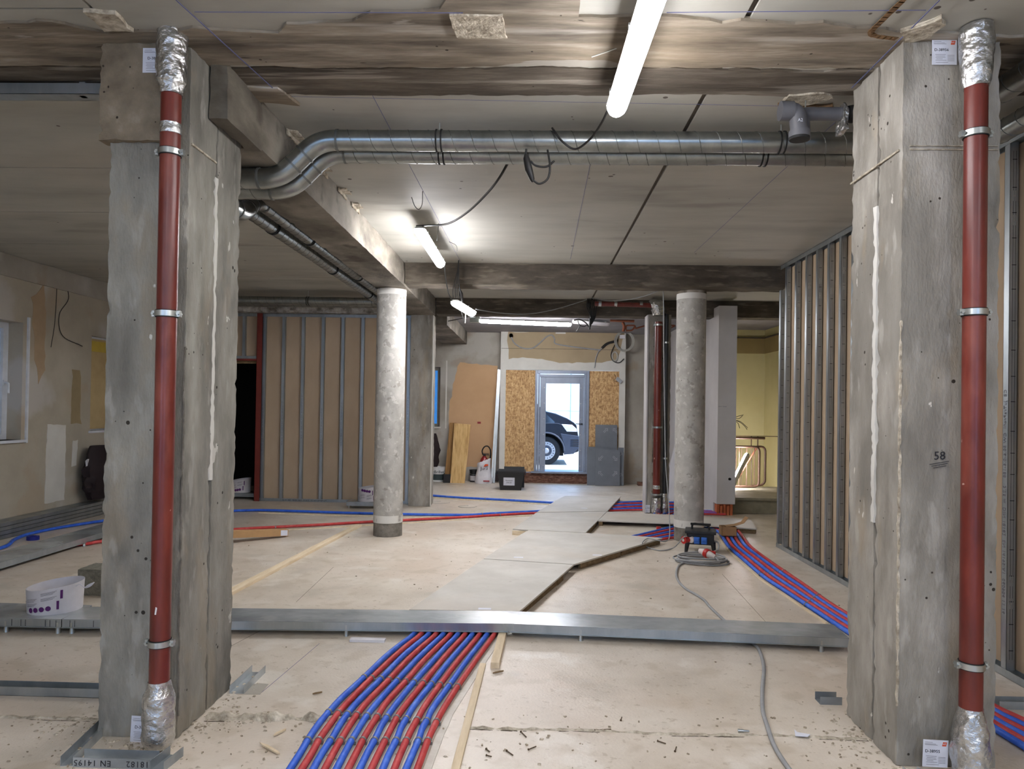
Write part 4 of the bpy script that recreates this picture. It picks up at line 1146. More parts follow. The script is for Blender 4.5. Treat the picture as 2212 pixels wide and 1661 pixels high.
# ================================================================== IDENTIFICATION CARDS
def card(px0, px1, py0, py1, y, code, label, tilt=0.0, logo=True):
    p0, p1 = at(px0, py1, y=y), at(px1, py0, y=y)
    w, h = p1.x - p0.x, p1.z - p0.z
    c = V(((p0.x + p1.x) / 2, y, (p0.z + p1.z) / 2))
    t = thing('pipe_tag_card', c, label, 'sign')
    ux, uz = V((cos(tilt), 0, sin(tilt))), V((-sin(tilt), 0, cos(tilt)))
    MB().obox(c, ux * w / 2, V((0, 0.0008, 0)), uz * h / 2).build('card', m_paper, t)
    q = lambda a, b: c + ux * (a * w) + uz * (b * h) + V((0, -0.0014, 0))
    g = MB()
    text(g, code, h * 0.155, q(-0.12 if logo else -0.03, 0.08), ux, uz)
    g.build('code_print', m_ink, t)
    g = MB()
    for k, (a, b, ww) in enumerate(((-0.28, 0.41, 0.3), (-0.22, 0.35, 0.45), (-0.18, 0.315, 0.5), (-0.16, -0.10, 0.42), (-0.16, -0.16, 0.36), (-0.16, -0.215, 0.4), (-0.2, -0.27, 0.25), (-0.14, -0.325, 0.44),
                                    (0.26, -0.13, 0.28), (0.26, -0.18, 0.28), (0.26, -0.24, 0.28), (0.26, -0.29, 0.28), (0.26, -0.345, 0.28), (-0.1, -0.41, 0.5))):
        g.obox(q(a, b), ux * (ww * w / 2), V((0, 0.0003, 0)), uz * (0.0055 * h))
    g.build('fine_print', m_inkg, t)
    if logo:
        o = q(0.34, 0.36)
        g = MB(); s_, hh = 0.085 * w, 0.075 * h
        vs = [o - ux * s_ * 1.1 - uz * hh, o + ux * s_ * 0.8 - uz * hh, o + ux * s_ * 1.2 + uz * hh, o - ux * s_ * 0.7 + uz * hh]
        g.add(vs + [v + V((0, 0.0005, 0)) for v in vs], [(0, 1, 2, 3)])
        l = g.build('logo_print', m_orange, t)
        g = MB(); text(g, 'HT', h * 0.09, o + V((0, -0.0006, 0)), ux, uz); g.build('logo_letters', m_paper, l)
    return t


card(308, 362, 104, 157, 3.15, 'D-38958', 'white card D-38958 half behind the foil at the top of the left column', logo=False)
card(2013, 2067, 85, 140, 3.122, 'D-38956', 'white card D-38956 at the top of the right column')
card(282, 334, 1548, 1604, 3.15, 'D-38957', 'white card at the foot of the left column, partly behind foil', tilt=-0.05, logo=False)
card(1993, 2048, 1599, 1656, 3.07, 'D-38955', 'white card D-38955 at the foot of the right column', tilt=-0.03)
card(1394, 1404, 1091, 1107, 10.43, 'D-38960', 'small white card at the foot of the rear pillar', logo=False)

# ================================================================== FLOOR TRUNKING
def trunk(x0, x1, ya0, ya1, w, label, legs, perf=False, h=0.055, top=0.093):
    """sheet-metal floor duct; front edge runs from (x0, ya0) to (x1, ya1)"""
    t = thing('floor_trunking', ((x0 + x1) / 2, (ya0 + ya1) / 2 + w / 2, 0), label, 'cable duct')
    A, B = V((x0, ya0, 0)), V((x1, ya1, 0))
    d = (B - A).normalized(); n = V((-d.y, d.x, 0))
    if n.y < 0 and abs(n.y) > 0.3: n = -n
    if abs(d.y) > 0.9 and n.x > 0: n = -n
    pr = lambda a, b, c, d_: [(a.x, a.y), (b.x, b.y), (c.x, c.y), (d_.x, d_.y)]
    MB().prism(pr(A, B, B + n * w, A + n * w), top - 0.003, top).build('cover', m_galv, t)
    g = MB()
    g.prism(pr(A + n * 0.004, B + n * 0.004, B + n * 0.006, A + n * 0.006), top - h, top - 0.003)
    g.prism(pr(A + n * (w - 0.006), B + n * (w - 0.006), B + n * (w - 0.004), A + n * (w - 0.004)), top - h, top - 0.003)
    g.prism(pr(A - n * 0.004, B - n * 0.004, B + n * 0.006, A + n * 0.006), top - h - 0.002, top - h + 0.002)
    g.prism(pr(A + n * 0.006, B + n * 0.006, B + n * (w - 0.006), A + n * (w - 0.006)), top - h, top - h + 0.0015)
    g.build('side_rail', m_stud, t)
    if perf:
        g = MB()
        for u in perf:
            c = A + d * u
            for k in range(7):
                zc = top - 0.012 - k * 0.006
                g.obox(c + n * 0.003 + V((0, 0, zc)), d * 0.002, n * 0.001, V((0, 0, 0.0018)))
        g.build('perforation', m_ink, t)
    for u in legs:
        for s in (0.012, w - 0.04):
            c = A + d * u + n * s
            MB().lathe([(0.017, 0.0), (0.015, 0.012), (0.013, 0.038)], (c.x, c.y), 12).box(c.x - 0.006, c.x + 0.006, c.y - 0.012, c.y - 0.006, 0.03, 0.07).build('levelling_foot', m_clamp, t, smooth=40)
    return t


fr = lambda px, py: at(px, py, z=0.093)
P0, P1, P2, P3, P4 = fr(3, 1335), fr(131, 1338), fr(504, 1341), fr(1100, 1347), fr(1822, 1378)
yfl = P1.y
sl = (P3.y - P2.y) / (P3.x - P2.x)
yj = P3.y - sl * (P3.x - P1.x)
trunk(P1.x + 0.003, P3.x - 0.003, yj, P3.y, 0.29, 'long galvanised floor trunking between the left column and the pipe bundle', (0.06, 1.82), perf=(0.05, 0.08, 0.2))
sr = (P4.y - P3.y) / (P4.x - P3.x)
trunk(P3.x + 0.003, 2.0, P3.y, P3.y + sr * (2.0 - P3.x), 0.29, 'galvanised floor trunking from the pipe bundle to the right column', (0.46, 1.96))
trunk(P0.x - 1.3, P1.x - 0.003, yj - 0.0, yj, 0.33, 'galvanised floor trunking on the far left with a paint tub on it', (1.32, 1.66), perf=(1.36, 1.42, 1.45, 1.58, 1.61, 1.65))
g = MB()
p = P3
g.box(p.x - 0.035, p.x - 0.034, p.y - 0.001, p.y + 0.29, 0.0935, 0.0942).box(p.x + 0.03, p.x + 0.031, p.y - 0.001, p.y + 0.29, 0.0935, 0.0942).box(p.x - 0.034, p.x + 0.03, p.y - 0.003, p.y + 0.0, 0.045, 0.094).box(p.x - 0.034, p.x + 0.03, p.y, p.y + 0.29, 0.093, 0.0938)
tag(g.build('trunking_coupler', m_galv, origin=p), 'narrow metal coupling strap over the joint in the front trunking', 'bracket')
q0, q1 = at(0, 1215, z=0.09), at(222, 1151, z=0.09)
trunk(q0.x, (q0.x + q1.x) / 2 - 0.02, 5.35, 9.1, 0.32, 'galvanised trunking running back along the left wall side', (0.35, 1.98, 3.6), top=0.09)

# metal profiles stacked along the left wall
t0 = None
for i in range(4):
    for j in range(3):
        x = WL + 0.045 + j * 0.07; zb = 0.004 + i * 0.044
        g = MB().box(x - 0.03, x + 0.03, 5.8, 10.3, zb, zb + 0.0015).box(x - 0.03, x - 0.0285, 5.8, 10.3, zb, zb + 0.04).box(x + 0.0285, x + 0.03, 5.8, 10.3, zb, zb + 0.04).box(x - 0.03, x + 0.03, 5.8, 10.3, zb + 0.039, zb + 0.0405)
        o = tag(g.build('steel_profile', m_stud, origin=(x, 8.0, zb)), 'steel profile in the stack along the left wall, %s layer, %s row' % (['bottom', 'second', 'third', 'top'][i], ['wall-side', 'middle', 'room-side'][j]), 'profile', 'steel profiles stacked along the left wall')
# channel lying on the floor left of the left column
g = MB().box(-4.0, -1.99, 3.60, 3.602, 0, 0.045).box(-4.0, -1.99, 3.60, 3.68, 0, 0.002).box(-4.0, -1.99, 3.678, 3.68, 0, 0.045)
tag(g.build('steel_track', m_stud, origin=(-3, 3.64, 0)), 'long steel track lying on the floor left of the left column', 'profile')
# channel hung under the slab at the far left
p = at(120, 190, z=3.06)
g = MB().box(-5.5, -1.97, p.y, p.y + 0.002, 3.03, 3.085).box(-5.5, -1.97, p.y, p.y + 0.08, 3.03, 3.032).box(-5.5, -1.97, p.y + 0.078, p.y + 0.08, 3.03, 3.085)
g.box(-5.2, -5.17, p.y + 0.02, p.y + 0.05, 3.03, 3.1).box(-2.3, -2.27, p.y + 0.02, p.y + 0.05, 3.03, 3.1)
tag(g.build('steel_channel', m_stud, origin=(-3.7, p.y, 3.06)), 'steel channel fixed under the slab at the upper left', 'profile')

# tracks around the column feet
def u_track(name, a, b, w, label, h=0.04, parent=None, txt=None, txt_size=0.03, flip=False):
    a, b = V(a), V(b)
    d = (b - a).normalized(); n = V((-d.y, d.x, 0))
    mid = (a + b) / 2
    g = MB(); L2_ = (b - a).length / 2
    g.obox(mid + V((0, 0, 0.001)), d * L2_, n * w / 2, V((0, 0, 0.001)))
    for s in (-1, 1):
        g.obox(mid + n * (s * w / 2) + V((0, 0, h / 2)), d * L2_, n * 0.0008, V((0, 0, h / 2)))
    t = thing(name, mid, label, 'profile')
    g.build('profile_body', m_galv, t)
    if txt:
        g = MB()
        c = mid - n * (w / 2 + 0.0015) + V((0, 0, h / 2))
        text(g, txt, txt_size, c, -d if flip else d, (0, 0, -1) if flip else (0, 0, 1), spacing=1.15)
        g.build('stamped_print', m_ink, t)
    return t


a, b = at(160, 1655, z=0), at(329, 1657, z=0)
u_track('steel_track', (a.x, a.y + 0.03, 0), (b.x, a.y + 0.03, 0), 0.075, 'short steel track with upside-down printing before the left column foot', txt='18182     EN 14195', flip=True, txt_size=0.034)
u_track('steel_track', (a.x - 0.03, a.y - 0.0, 0), (-1.955, 3.42, 0), 0.05, 'short slanted steel track at the left edge of the left column foot')
u_track('steel_track', (b.x + 0.035, a.y - 0.02, 0), (b.x + 0.05, 3.04, 0), 0.06, 'short steel track under the foil at the right of the left column foot')
u_track('steel_track', (-1.50, 3.70, 0), (-1.50, 4.0, 0), 0.075, 'short steel track at the rear right corner of the left column', txt=None)
p = at(1806, 1522, z=0)
u_track('steel_track', (1.50, p.y + 0.03, 0), (1.61, p.y + 0.03, 0), 0.07, 'short steel track at the rear left corner of the right column')
p = at(2188, 1532, z=0)
u_track('steel_track', (p.x - 0.07, p.y + 0.03, 0), (p.x + 0.25, p.y + 0.03, 0), 0.07, 'short steel track standing on the floor by the right stud wall')
p = at(1940, 1660, z=0)
u_track('steel_track', (1.585, 3.05, 0), (1.60, 2.86, 0), 0.06, 'short steel track at the lower front corner of the right column')
p = at(2160, 1650, z=0)
u_track('steel_track', (2.0, 3.0, 0), (2.12, 2.84, 0), 0.06, 'short steel track at the lower right behind the foil-wrapped pipe')

# ================================================================== HEATING PIPES
ORD = ['first', 'second', 'third', 'fourth', 'fifth', 'sixth']
PR = 0.0153


def hpipe(name, pts, mat, label, group, clips=(), r=PR, k=6):
    pts = smoothpath(pts, k)
    t = thing(name, pts[len(pts) // 2], label, 'pipe', group)
    MB().tube(pts, r, 12).build('insulation', mat, t, smooth=60)
    for f in clips:
        i = min(len(pts) - 2, int(f * (len(pts) - 1)))
        a, b = pts[i], pts[i + 1]
        d = (b - a).normalized()
        MB().tube([a - d * 0.006, a + d * 0.006], r + 0.0025, 12).obox(a + V((0, 0, -r * 0.5)), d.cross(V((0, 0, 1))).normalized() * (r + 0.006), d * 0.006, V((0, 0, r * 0.45))).build('pipe_clip', m_clip, t, smooth=40)
    return t


zp = 0.021
Lp = [(892, 1371), (862, 1394), (831, 1420), (785, 1463), (739, 1506), (713, 1534), (690, 1563), (669, 1594), (647, 1628), (622, 1668)]
Rp = [(1067, 1371), (1045, 1402), (1022, 1434), (989, 1483), (956, 1532), (945, 1556), (935, 1575), (927, 1596), (914, 1628), (899, 1668)]
Lw = [at(x, y, z=zp) for x, y in Lp]; Rw = [at(x, y, z=zp) for x, y in Rp]
gname = 'insulated heating pipes running out from under the trunking in the foreground'
for i in range(12):
    f = i / 11
    pts = [a.lerp(b, f) for a, b in zip(Lw, Rw)]
    for p in pts[2:-1]:
        p.x += random.uniform(-0.003, 0.003)
    s = pts[0]
    # the run carries on under the trunking and the raised boards
    back = [V((0.0 + 0.04 * (i - 5.5), 6.9, zp)), V((-0.18 + 0.042 * (i - 5.5), 6.2, zp)), V((s.x * 0.95 + 0.10, 5.45, zp)), V((s.x + 0.035, 5.0, zp))]
    end = pts[-1] + (pts[-1] - pts[-2]).normalized() * 0.7
    blue = i % 2 == 0
    col = 'blue' if blue else 'red'
    hpipe('heating_pipe', back + pts + [end], m_pblue if blue else m_pred, '%s %s insulated heating pipe from the left in the foreground bundle' % (ORD[i // 2], col), gname, clips=(0.50, 0.655, 0.80))
# insulation strips under the bundle
g = MB()
for i in range(7):
    f0, f1 = max(-0.06, (2 * i - 0.6) / 11), min(1.10, (2 * i + 1.3) / 11)
    l = [a.lerp(b, f0) for a, b in zip(Lw, Rw)]; rgt = [a.lerp(b, f1) for a, b in zip(Lw, Rw)]
    for k in range(len(l) - 1):
        g.prism([(l[k].x, l[k].y), (rgt[k].x, rgt[k].y), (rgt[k + 1].x, rgt[k + 1].y), (l[k + 1].x, l[k + 1].y)], 0, 0.0035)
tag(g.build('insulation_strips', M('insulation_strip', [(0.3, S(176, 170, 158)), (0.7, S(206, 202, 192))], scale=8, rough=0.5, bump=0.2, bscale=40), origin=(-0.6, 3.8, 0)), 'pale foam strips under the foreground pipe bundle', 'insulation')

# six pipes along the right stud wall
A_ = [(1557, 1154), (1575, 1181), (1606, 1208), (1652, 1247), (1698, 1277), (1797, 1342)]
B_ = [(1596, 1148), (1621, 1180), (1668, 1216), (1700, 1238), (1745, 1269), (1806, 1312)]
Aw = [at(x, y, z=zp) for x, y in A_]; Bw = [at(x, y, z=zp) for x, y in B_]
e1a, e1b = at(2129, 1560, z=zp), at(2129, 1515, z=zp)
e2a, e2b = at(2212, 1612, z=zp), at(2212, 1557, z=zp)
gname = 'insulated heating pipes along the right stud wall'
for i in range(6):
    f = i / 5
    pts = [a.lerp(b, f) for a, b in zip(Aw, Bw)]
    # keep even spacing
    st = [V((2.36 + 0.043 * i - 0.2, 9.6 + 0.02 * i, zp)), V((2.28 + 0.043 * i, 9.0, zp))]
    mid = [V((2.17 + 0.043 * i, 4.5, zp))]
    pts = st + pts + mid + [e1a.lerp(e1b, f), e2a.lerp(e2b, f)]
    e = pts[-1] + (pts[-1] - pts[-2]) * 1.5
    blue = i % 2 == 0
    hpipe('heating_pipe', pts + [e], m_pblue if blue else m_pred, '%s %s heating pipe from the left along the right stud wall' % (ORD[i // 2], 'blue' if blue else 'red'), gname, clips=(0.45, 0.6), r=0.0165)
g = MB()
for k in range(len(Aw) - 1):
    a, b = Aw[k] + V((-0.035, 0, 0)), Aw[k + 1] + V((-0.035, 0, 0))
    g.beam((a.x, a.y, 0.006), (b.x, b.y, 0.006), 0.02, 0.012)
tag(g.build('edge_strip', m_wood, origin=(Aw[2].x, Aw[2].y, 0)), 'thin pale strip along the left side of the right pipe run', 'strip')

# red and blue single runs across the floor
hpipe('heating_pipe', [V((-4.9, 7.15, zp)), at(190, 1174, z=zp), at(222, 1169, z=zp), at(400, 1152, z=zp), at(510, 1143, z=zp), at(680, 1134, z=zp), at(800, 1127, z=zp), at(1000, 1117, z=zp), at(1080, 1112, z=zp), at(1162, 1108, z=zp), at(1230, 1108, z=zp)], m_pred,
      'single red heating pipe crossing the floor behind the left round column', None, clips=(0.45, 0.62, 0.8), r=0.017)
hpipe('heating_pipe', [V((-5.35, 6.2, zp)), at(0, 1184, z=zp), at(30, 1166, z=zp), at(60, 1154, z=zp), at(120, 1141, z=zp), at(222, 1125, z=zp), at(360, 1108, z=zp), at(510, 1103, z=zp), at(575, 1102, z=zp), at(700, 1106, z=zp), at(800, 1109, z=zp), at(900, 1111, z=zp), at(1010, 1112, z=zp), at(1060, 1109, z=zp), at(1165, 1104, z=zp), at(1235, 1101, z=zp)], m_pblue,
      'single blue heating pipe curving from the left wall across the floor', None, clips=(0.7, 0.85), r=0.017)
hpipe('heating_pipe', [at(900, 1066, z=zp), at(932, 1070, z=zp), at(1000, 1075, z=zp), at(1100, 1080, z=zp), at(1198, 1086, z=zp), at(1270, 1090, z=zp)], m_pblue,
      'single blue heating pipe crossing the floor behind the square pillar', None, clips=(0.5,), r=0.017)
for nm, pts in (('wooden strip under the red floor pipe', [(510, 1150), (700, 1140), (870, 1130), (1000, 1122), (1150, 1113)]), ('wooden strip under the blue floor pipe', [(560, 1107), (700, 1112), (870, 1117), (1000, 1117)]), ('wooden strip under the far blue floor pipe', [(932, 1075), (1100, 1085), (1190, 1090)])):
    g = MB(); q = [at(x, y, z=0.004) for x, y in pts]
    for a, b in zip(q, q[1:]): g.beam(a, b, 0.045, 0.008)
    tag(g.build('wooden_strip', m_wood, origin=q[0]), 'thin ' + nm, 'strip')
# runs seen through the gaps in the raised boards
for i in range(6):
    f = i / 5
    a = at(1378 + 55 * f, 1156 + 8 * f, z=zp); b = at(1462, 1136 + 24 * f, z=zp)
    pts = [a - (b - a) * 0.5, a, b, b + (b - a) * 0.5 + V((0.3, 0.5, 0)), V((2.12 + 0.04 * i, 9.9, zp)), V((2.3 + 0.05 * i, 10.3, zp))]
    pts = [a - (b - a) * 0.7, a, b, b + (b - a).normalized() * 0.25]
    hpipe('heating_pipe', pts, m_pblue if i % 2 == 0 else m_pred, '%s %s pipe from the back in the board gap left of the right round column' % (ORD[i // 2], 'blue' if i % 2 == 0 else 'red'), 'heating pipes in the board gap')
for i in range(6):
    f = i / 5
    a = at(1322 - 8 * f, 1086 + 17 * f, z=zp); b = at(1396, 1083 + 18 * f, z=zp)
    pts = [a - (b - a) * 0.8, a, b, b + V((0.5, -0.05, 0))]
    hpipe('heating_pipe', pts, m_pblue if i % 2 == 0 else m_pred, '%s %s heating pipe from the back in the gap left of the rear pillar' % (ORD[i // 2], 'blue' if i % 2 == 0 else 'red'), 'heating pipes by the rear pillar', r=0.014)
for i in range(6):
    f = i / 5
    a = at(1440, 1079 + 0 * f, z=zp); R_ = 0.55 - 0.065 * i
    cx, cy = 2.28, 10.15
    pts = [V((cx + 0.5, cy + R_ , zp)), V((cx, cy + R_, zp))] + [V((cx - R_ * sin(k * pi / 5), cy + R_ * cos(k * pi / 5), zp)) for k in range(1, 5)] + [V((cx + 0.35 + 0.0 * i, cy - R_ - 0.12, zp))]
    if R_ > 0.2:
        hpipe('heating_pipe', pts, m_pblue if i % 2 == 0 else m_pred, '%s %s pipe from outside in the loops between rear pillar and round column' % (ORD[i // 2], 'blue' if i % 2 == 0 else 'red'), 'looped heating pipes', r=0.014)

# ================================================================== RAISED BOARDS
ZT = 0.066
t = thing('raised_board_cover', (0.3, 7, 0), 'raised white boards covering the pipe trench from the front trunking to the rear', 'platform')
polys = {'A': [(884, 1316.5), (1122, 1320), (1239, 1219.5), (1044, 1207.5)],
         'B': [(1045, 1206.6), (1240, 1218.5), (1431, 1162), (1370, 1157), (1265, 1151), (1142, 1145), (1126, 1153.5)],
         'C': [(1108, 1142), (1142, 1144.3), (1265, 1150.2), (1291, 1124.5), (1311, 1104.5), (1158, 1107.5)],
         'D': [(1159, 1106.5), (1312, 1103.6), (1341, 1072), (1220, 1071), (1196, 1084)],
         'E': [(1292, 1124), (1460, 1130.5), (1635, 1142), (1622, 1122), (1540, 1117), (1462, 1112), (1312, 1105)]}
for k, pp in polys.items():
    q = [at(x, y, z=ZT) for x, y in pp]
    MB().prism([(p.x, p.y) for p in q], ZT - 0.014, ZT).build('cover_board', m_board, t)


def skirt(p, q, inset=0.012, z1=0.05, w=0.03):
    a, b = at(*p, z=ZT), at(*q, z=ZT)
    d = (b - a).normalized(); n = V((-d.y, d.x, 0))
    if n.y < 0: n = -n
    o = n * (inset + w / 2)
    MB().beam((a.x + o.x, a.y + o.y, z1 / 2), (b.x + o.x, b.y + o.y, z1 / 2), w, z1).build('support_batten', m_oldwood, t)


skirt((1118, 1321), (1212, 1243)); skirt((1257, 1214), (1343, 1189)); skirt((1345, 1187), (1428, 1163)); skirt((1208, 1248), (1220, 1237))
skirt((1293, 1124.5), (1301, 1125)); skirt((1592, 1139), (1632, 1142), w=0.12)
a, b = at(1268, 1151, z=ZT), at(1291, 1125, z=ZT)
MB().beam((a.x - 0.03, a.y, 0.025), (b.x - 0.03, b.y, 0.025), 0.03, 0.05).build('support_batten', m_oldwood, t)
a, b = at(1311, 1104, z=ZT), at(1341, 1073, z=ZT)
MB().beam((a.x - 0.03, a.y, 0.025), (b.x - 0.03, b.y, 0.025), 0.03, 0.05).build('support_batten', m_oldwood, t)
a, b = at(1107, 1144, z=ZT), at(1142, 1146, z=ZT)
MB().beam((a.x, a.y + 0.03, 0.025), (b.x, b.y + 0.03, 0.025), 0.02, 0.05).build('support_batten', m_wood, t)
p = at(1423, 1141, z=0.03)
MB().cyl((p.x, p.y, 0.0), (p.x, p.y, 0.05), 0.03, 12).build('support_pad', m_ceeR, t)
for (x, y) in ((1120, 1204), (1290, 1199), (1262, 1098), (1047, 1315)):
    p = at(x, y, z=ZT)
    g = MB().box(p.x - 0.045, p.x + 0.045, p.y - 0.02, p.y + 0.02, ZT + 0.0005, ZT + 0.001)
    g.build('sticker', m_paper, t)

# ================================================================== TIMBER ON THE FLOOR
def bar(name, a, b, w, h, mat, label, cat='batten', z=0.0):
    a, b = V(a), V(b)
    g = MB().beam((a.x, a.y, z + h / 2 + (a.z if a.z > 0.05 else 0)), (b.x, b.y, z + h / 2 + (b.z if b.z > 0.05 else 0)), w, h)
    return tag(g.build(name, mat, origin=(a + b) / 2, bevel=0.002), label, cat)


a, b = at(1087, 1372, z=0.0), at(1069, 1444, z=0.0)
bar('wooden_batten', (a.x + 0.01, a.y + 0.35, 0), (b.x, b.y, 0), 0.05, 0.034, m_wood, 'square pine batten sticking out from under the trunking right of the pipes')
a, b = at(1043, 1437, z=0), at(983, 1668, z=0)
bar('wooden_batten', a, b + (b - a) * 0.2, 0.036, 0.014, m_wood, 'thin pine lath lying right of the foreground pipe bundle')
a, b = at(775, 1137, z=0), at(497, 1283, z=0)
bar('wooden_batten', a, b + (b - a) * 0.1, 0.075, 0.028, m_wood, 'long pine batten lying on the floor left of the left round column')
a, b = at(757, 1384, z=0), at(832, 1386, z=0)
MBs = MB().beam((a.x, a.y, 0.008), (b.x, b.y, 0.008), 0.05, 0.016)
tag(MBs.build('wrapped_strip', m_bag, origin=a), 'small foil-wrapped strip under the trunking by its foot', 'strip')
a = at(619, 1150, z=0.045)
t = thing('cardboard_box', (a.x, a.y, 0), 'long narrow cardboard box behind the left column', 'box')
A1, B1 = V((a.x, a.y, 0.047)), V((a.x - 0.62, a.y - 0.62, 0.115))
MB().beam(A1, B1, 0.09, 0.075).build('carton', m_card, t, bevel=0.002)
d_ = (B1 - A1).normalized(); s_ = d_.cross(V((0, 0, 1))).normalized()
MB().obox(A1 + d_ * 0.05 + s_ * (-0.0455 if s_.y > 0 else 0.0455), d_ * 0.04, s_ * 0.001, V((0, 0, 0.03))).build('shipping_label', m_paper, t)
bar('wooden_block', (B1.x + 0.05, B1.y - 0.02, 0), (B1.x + 0.02, B1.y + 0.16, 0), 0.08, 0.068, m_oldwood, 'wooden block propping up the long cardboard box', 'block')

# blue adhesive tape ring, aerated block
p = at(71, 1166, z=0)
tag(MB().lathe([(0.035, 0.0), (0.06, 0.0), (0.06, 0.04), (0.035, 0.04), (0.035, 0.0)], (p.x, p.y), 28, close=False).build('tape_roll', plain('blue_tape', S(24, 34, 128), 0.5), origin=(p.x, p.y, 0), smooth=40), 'blue tape roll lying on the floor by the left wall', 'tape')
a, b = at(166, 1286, z=0), at(221, 1288, z=0)
g = MB().rough(a.x, a.x + 0.36, a.y, a.y + 0.24, 0.0, 0.2, 0.02, 0.002, 0.004, 6)
tag(g.build('concrete_block', m_cblock, origin=(a.x + 0.18, a.y + 0.12, 0), smooth=50), 'rough grey building block standing behind the left column', 'block')

# ================================================================== TUBS
def tub(cx, cy, z0, r, h, label, rot=0.0, flip=False, handle=True, slant=0.02):
    t = thing('paint_tub', (cx, cy, z0), label, 'tub')
    n = 40
    vs, fs = [], []
    rad = lambda f: r * (1.04 - 0.05 * (1 - f)) if not flip else r * (0.99 + 0.05 * (1 - f))
    for (f, dr) in ((0, 0), (0.35, 0), (0.7, 0), (1, 0), (1, -0.004), (0.5, -0.004), (0.02, -0.004)):
        for k in range(n):
            a_ = 2 * pi * k / n
            zz_ = z0 + f * (h + slant * cos(a_ - 0.4))
            rr_ = rad(f) + dr
            vs.append((cx + rr_ * cos(a_), cy + rr_ * sin(a_), zz_))
    for i in range(6):
        for k in range(n):
            fs.append((i * n + k, i * n + (k + 1) % n, (i + 1) * n + (k + 1) % n, (i + 1) * n + k))
    fs.append(tuple(range(n - 1, -1, -1))); fs.append(tuple(6 * n + k for k in range(n)))
    MB().add(vs, fs).build('shell', m_tub, t, smooth=40)
    sgn = -1 if flip else 1
    pz = lambda v: z0 + h * (0.5 + sgn * v)

    def curved(u0, u1, v0, v1, tilt=0.0, k=6):
        """patch on the shell; u = angle from the camera-facing side"""
        pts, f2 = [], []
        for i in range(k + 1):
            u = u0 + (u1 - u0) * i / k
            for v in (v0, v1):
                a_ = -pi / 2 + rot + u
                f = 0.5 + sgn * v
                q = rad(f) + 0.0015
                pts.append((cx + q * cos(a_), cy + q * sin(a_), pz(v) + tilt * u))
        for i in range(k):
            f2.append((2 * i, 2 * i + 2, 2 * i + 3, 2 * i + 1) if not flip else (2 * i, 2 * i + 1, 2 * i + 3, 2 * i + 2))
        return pts, f2
    g = MB()
    for (u, v, w_) in ((0.62, 0.1, 0.035), (0.5, -0.3, 0.035)):
        g.add(*curved(u, u + 0.09, v, v + 0.33))
    for k in range(4):
        u = -0.5 + k * 0.24; v = -0.33 + k * 0.03
        a0 = -pi / 2 + rot + u
        q = rad(0.3) + 0.0015
        c = V((cx + q * cos(a0), cy + q * sin(a0), pz(v)))
        nrm = V((cos(a0), sin(a0), 0)); tx = V((-sin(a0), cos(a0), 0))
        m_ = 14; rr_ = h * 0.095
        g.add([c + nrm * 0.001] + [c + nrm * 0.001 + tx * (cos(2 * pi * j / m_) * rr_) + V((0, 0, sin(2 * pi * j / m_) * rr_)) for j in range(m_)], [(0, j + 1, (j + 1) % m_ + 1) for j in range(m_)])
    g.build('purple_print', m_purple, t)
    g = MB()
    for (u0, u1, vs_) in ((-0.75, -0.2, (0.16, 0.11, 0.06, -0.02, -0.06, -0.10)), (-0.05, 0.5, (0.32, 0.28, 0.24, 0.12, 0.08, 0.04)), (-1.05, -0.85, (0.1, 0.05, 0.0))):
        for j, v in enumerate(vs_):
            g.add(*curved(u0, u1 - 0.06 * (j % 3), v, v + 0.016, 0.03))
    g.build('fine_print', m_inkg, t)
    if handle:
        a0 = -0.25
        c = V((cx + rad(1) * cos(a0), cy + rad(1) * sin(a0), z0 + h * 0.97))
        MB().tube(smoothpath([c, c + V((0.03, 0, 0.012)), c + V((0.06, 0, -0.008)), c + V((0.09, -0.005, 0.004)), c + V((0.13, -0.01, 0.03))], 4), [0.003] * 8 + [0.004, 0.006, 0.008, 0.010, 0.011, 0.011, 0.009, 0.006, 0.003], 6).build('peeled_rim', m_bag, t, smooth=50)
    return t


c = at(111, 1318, z=0.095)
tub(c.x, c.y + 0.04, 0.0935, 0.163, 0.172, 'white paint tub with purple dots standing on the far-left trunking', rot=0.12)


def mini_tray(cx, cy, w, dpt, label, zt=0.1):
    t = thing('metal_tray', (cx, cy, 0), label, 'tray')
    MB().box(cx - w / 2, cx + w / 2, cy - dpt / 2, cy + dpt / 2, zt - 0.003, zt).box(cx - w / 2, cx + w / 2, cy - dpt / 2, cy - dpt / 2 + 0.003, zt - 0.06, zt).box(cx - w / 2, cx + w / 2, cy + dpt / 2 - 0.003, cy + dpt / 2, zt - 0.06, zt).box(cx - w / 2, cx - w / 2 + 0.003, cy - dpt / 2, cy + dpt / 2, zt - 0.06, zt).build('tray_body', m_galv, t)
    for sx in (-1, 1):
        for sy in (-1, 1):
            MB().cyl((cx + sx * (w / 2 - 0.03), cy + sy * (dpt / 2 - 0.03), 0), (cx + sx * (w / 2 - 0.03), cy + sy * (dpt / 2 - 0.03), zt - 0.004), 0.012, 8).build('leg', m_clamp, t)


c = at(785, 1099, z=0)
mini_tray(c.x + 0.06, c.y + 0.14, 0.62, 0.28, 'small metal tray standing on feet behind the left round column')
tub(c.x + 0.03, c.y + 0.14, 0.1005, 0.14, 0.2, 'white paint tub with purple dots on the small tray behind the left round column', flip=True, handle=False, rot=0.15)
c = at(525, 1081, z=0)
mini_tray(c.x - 0.1, c.y + 0.25, 0.7, 0.28, 'metal tray inside the dark doorway')
tub(c.x - 0.13, c.y + 0.25, 0.1005, 0.14, 0.2, 'white paint tub inside the dark doorway', handle=False)

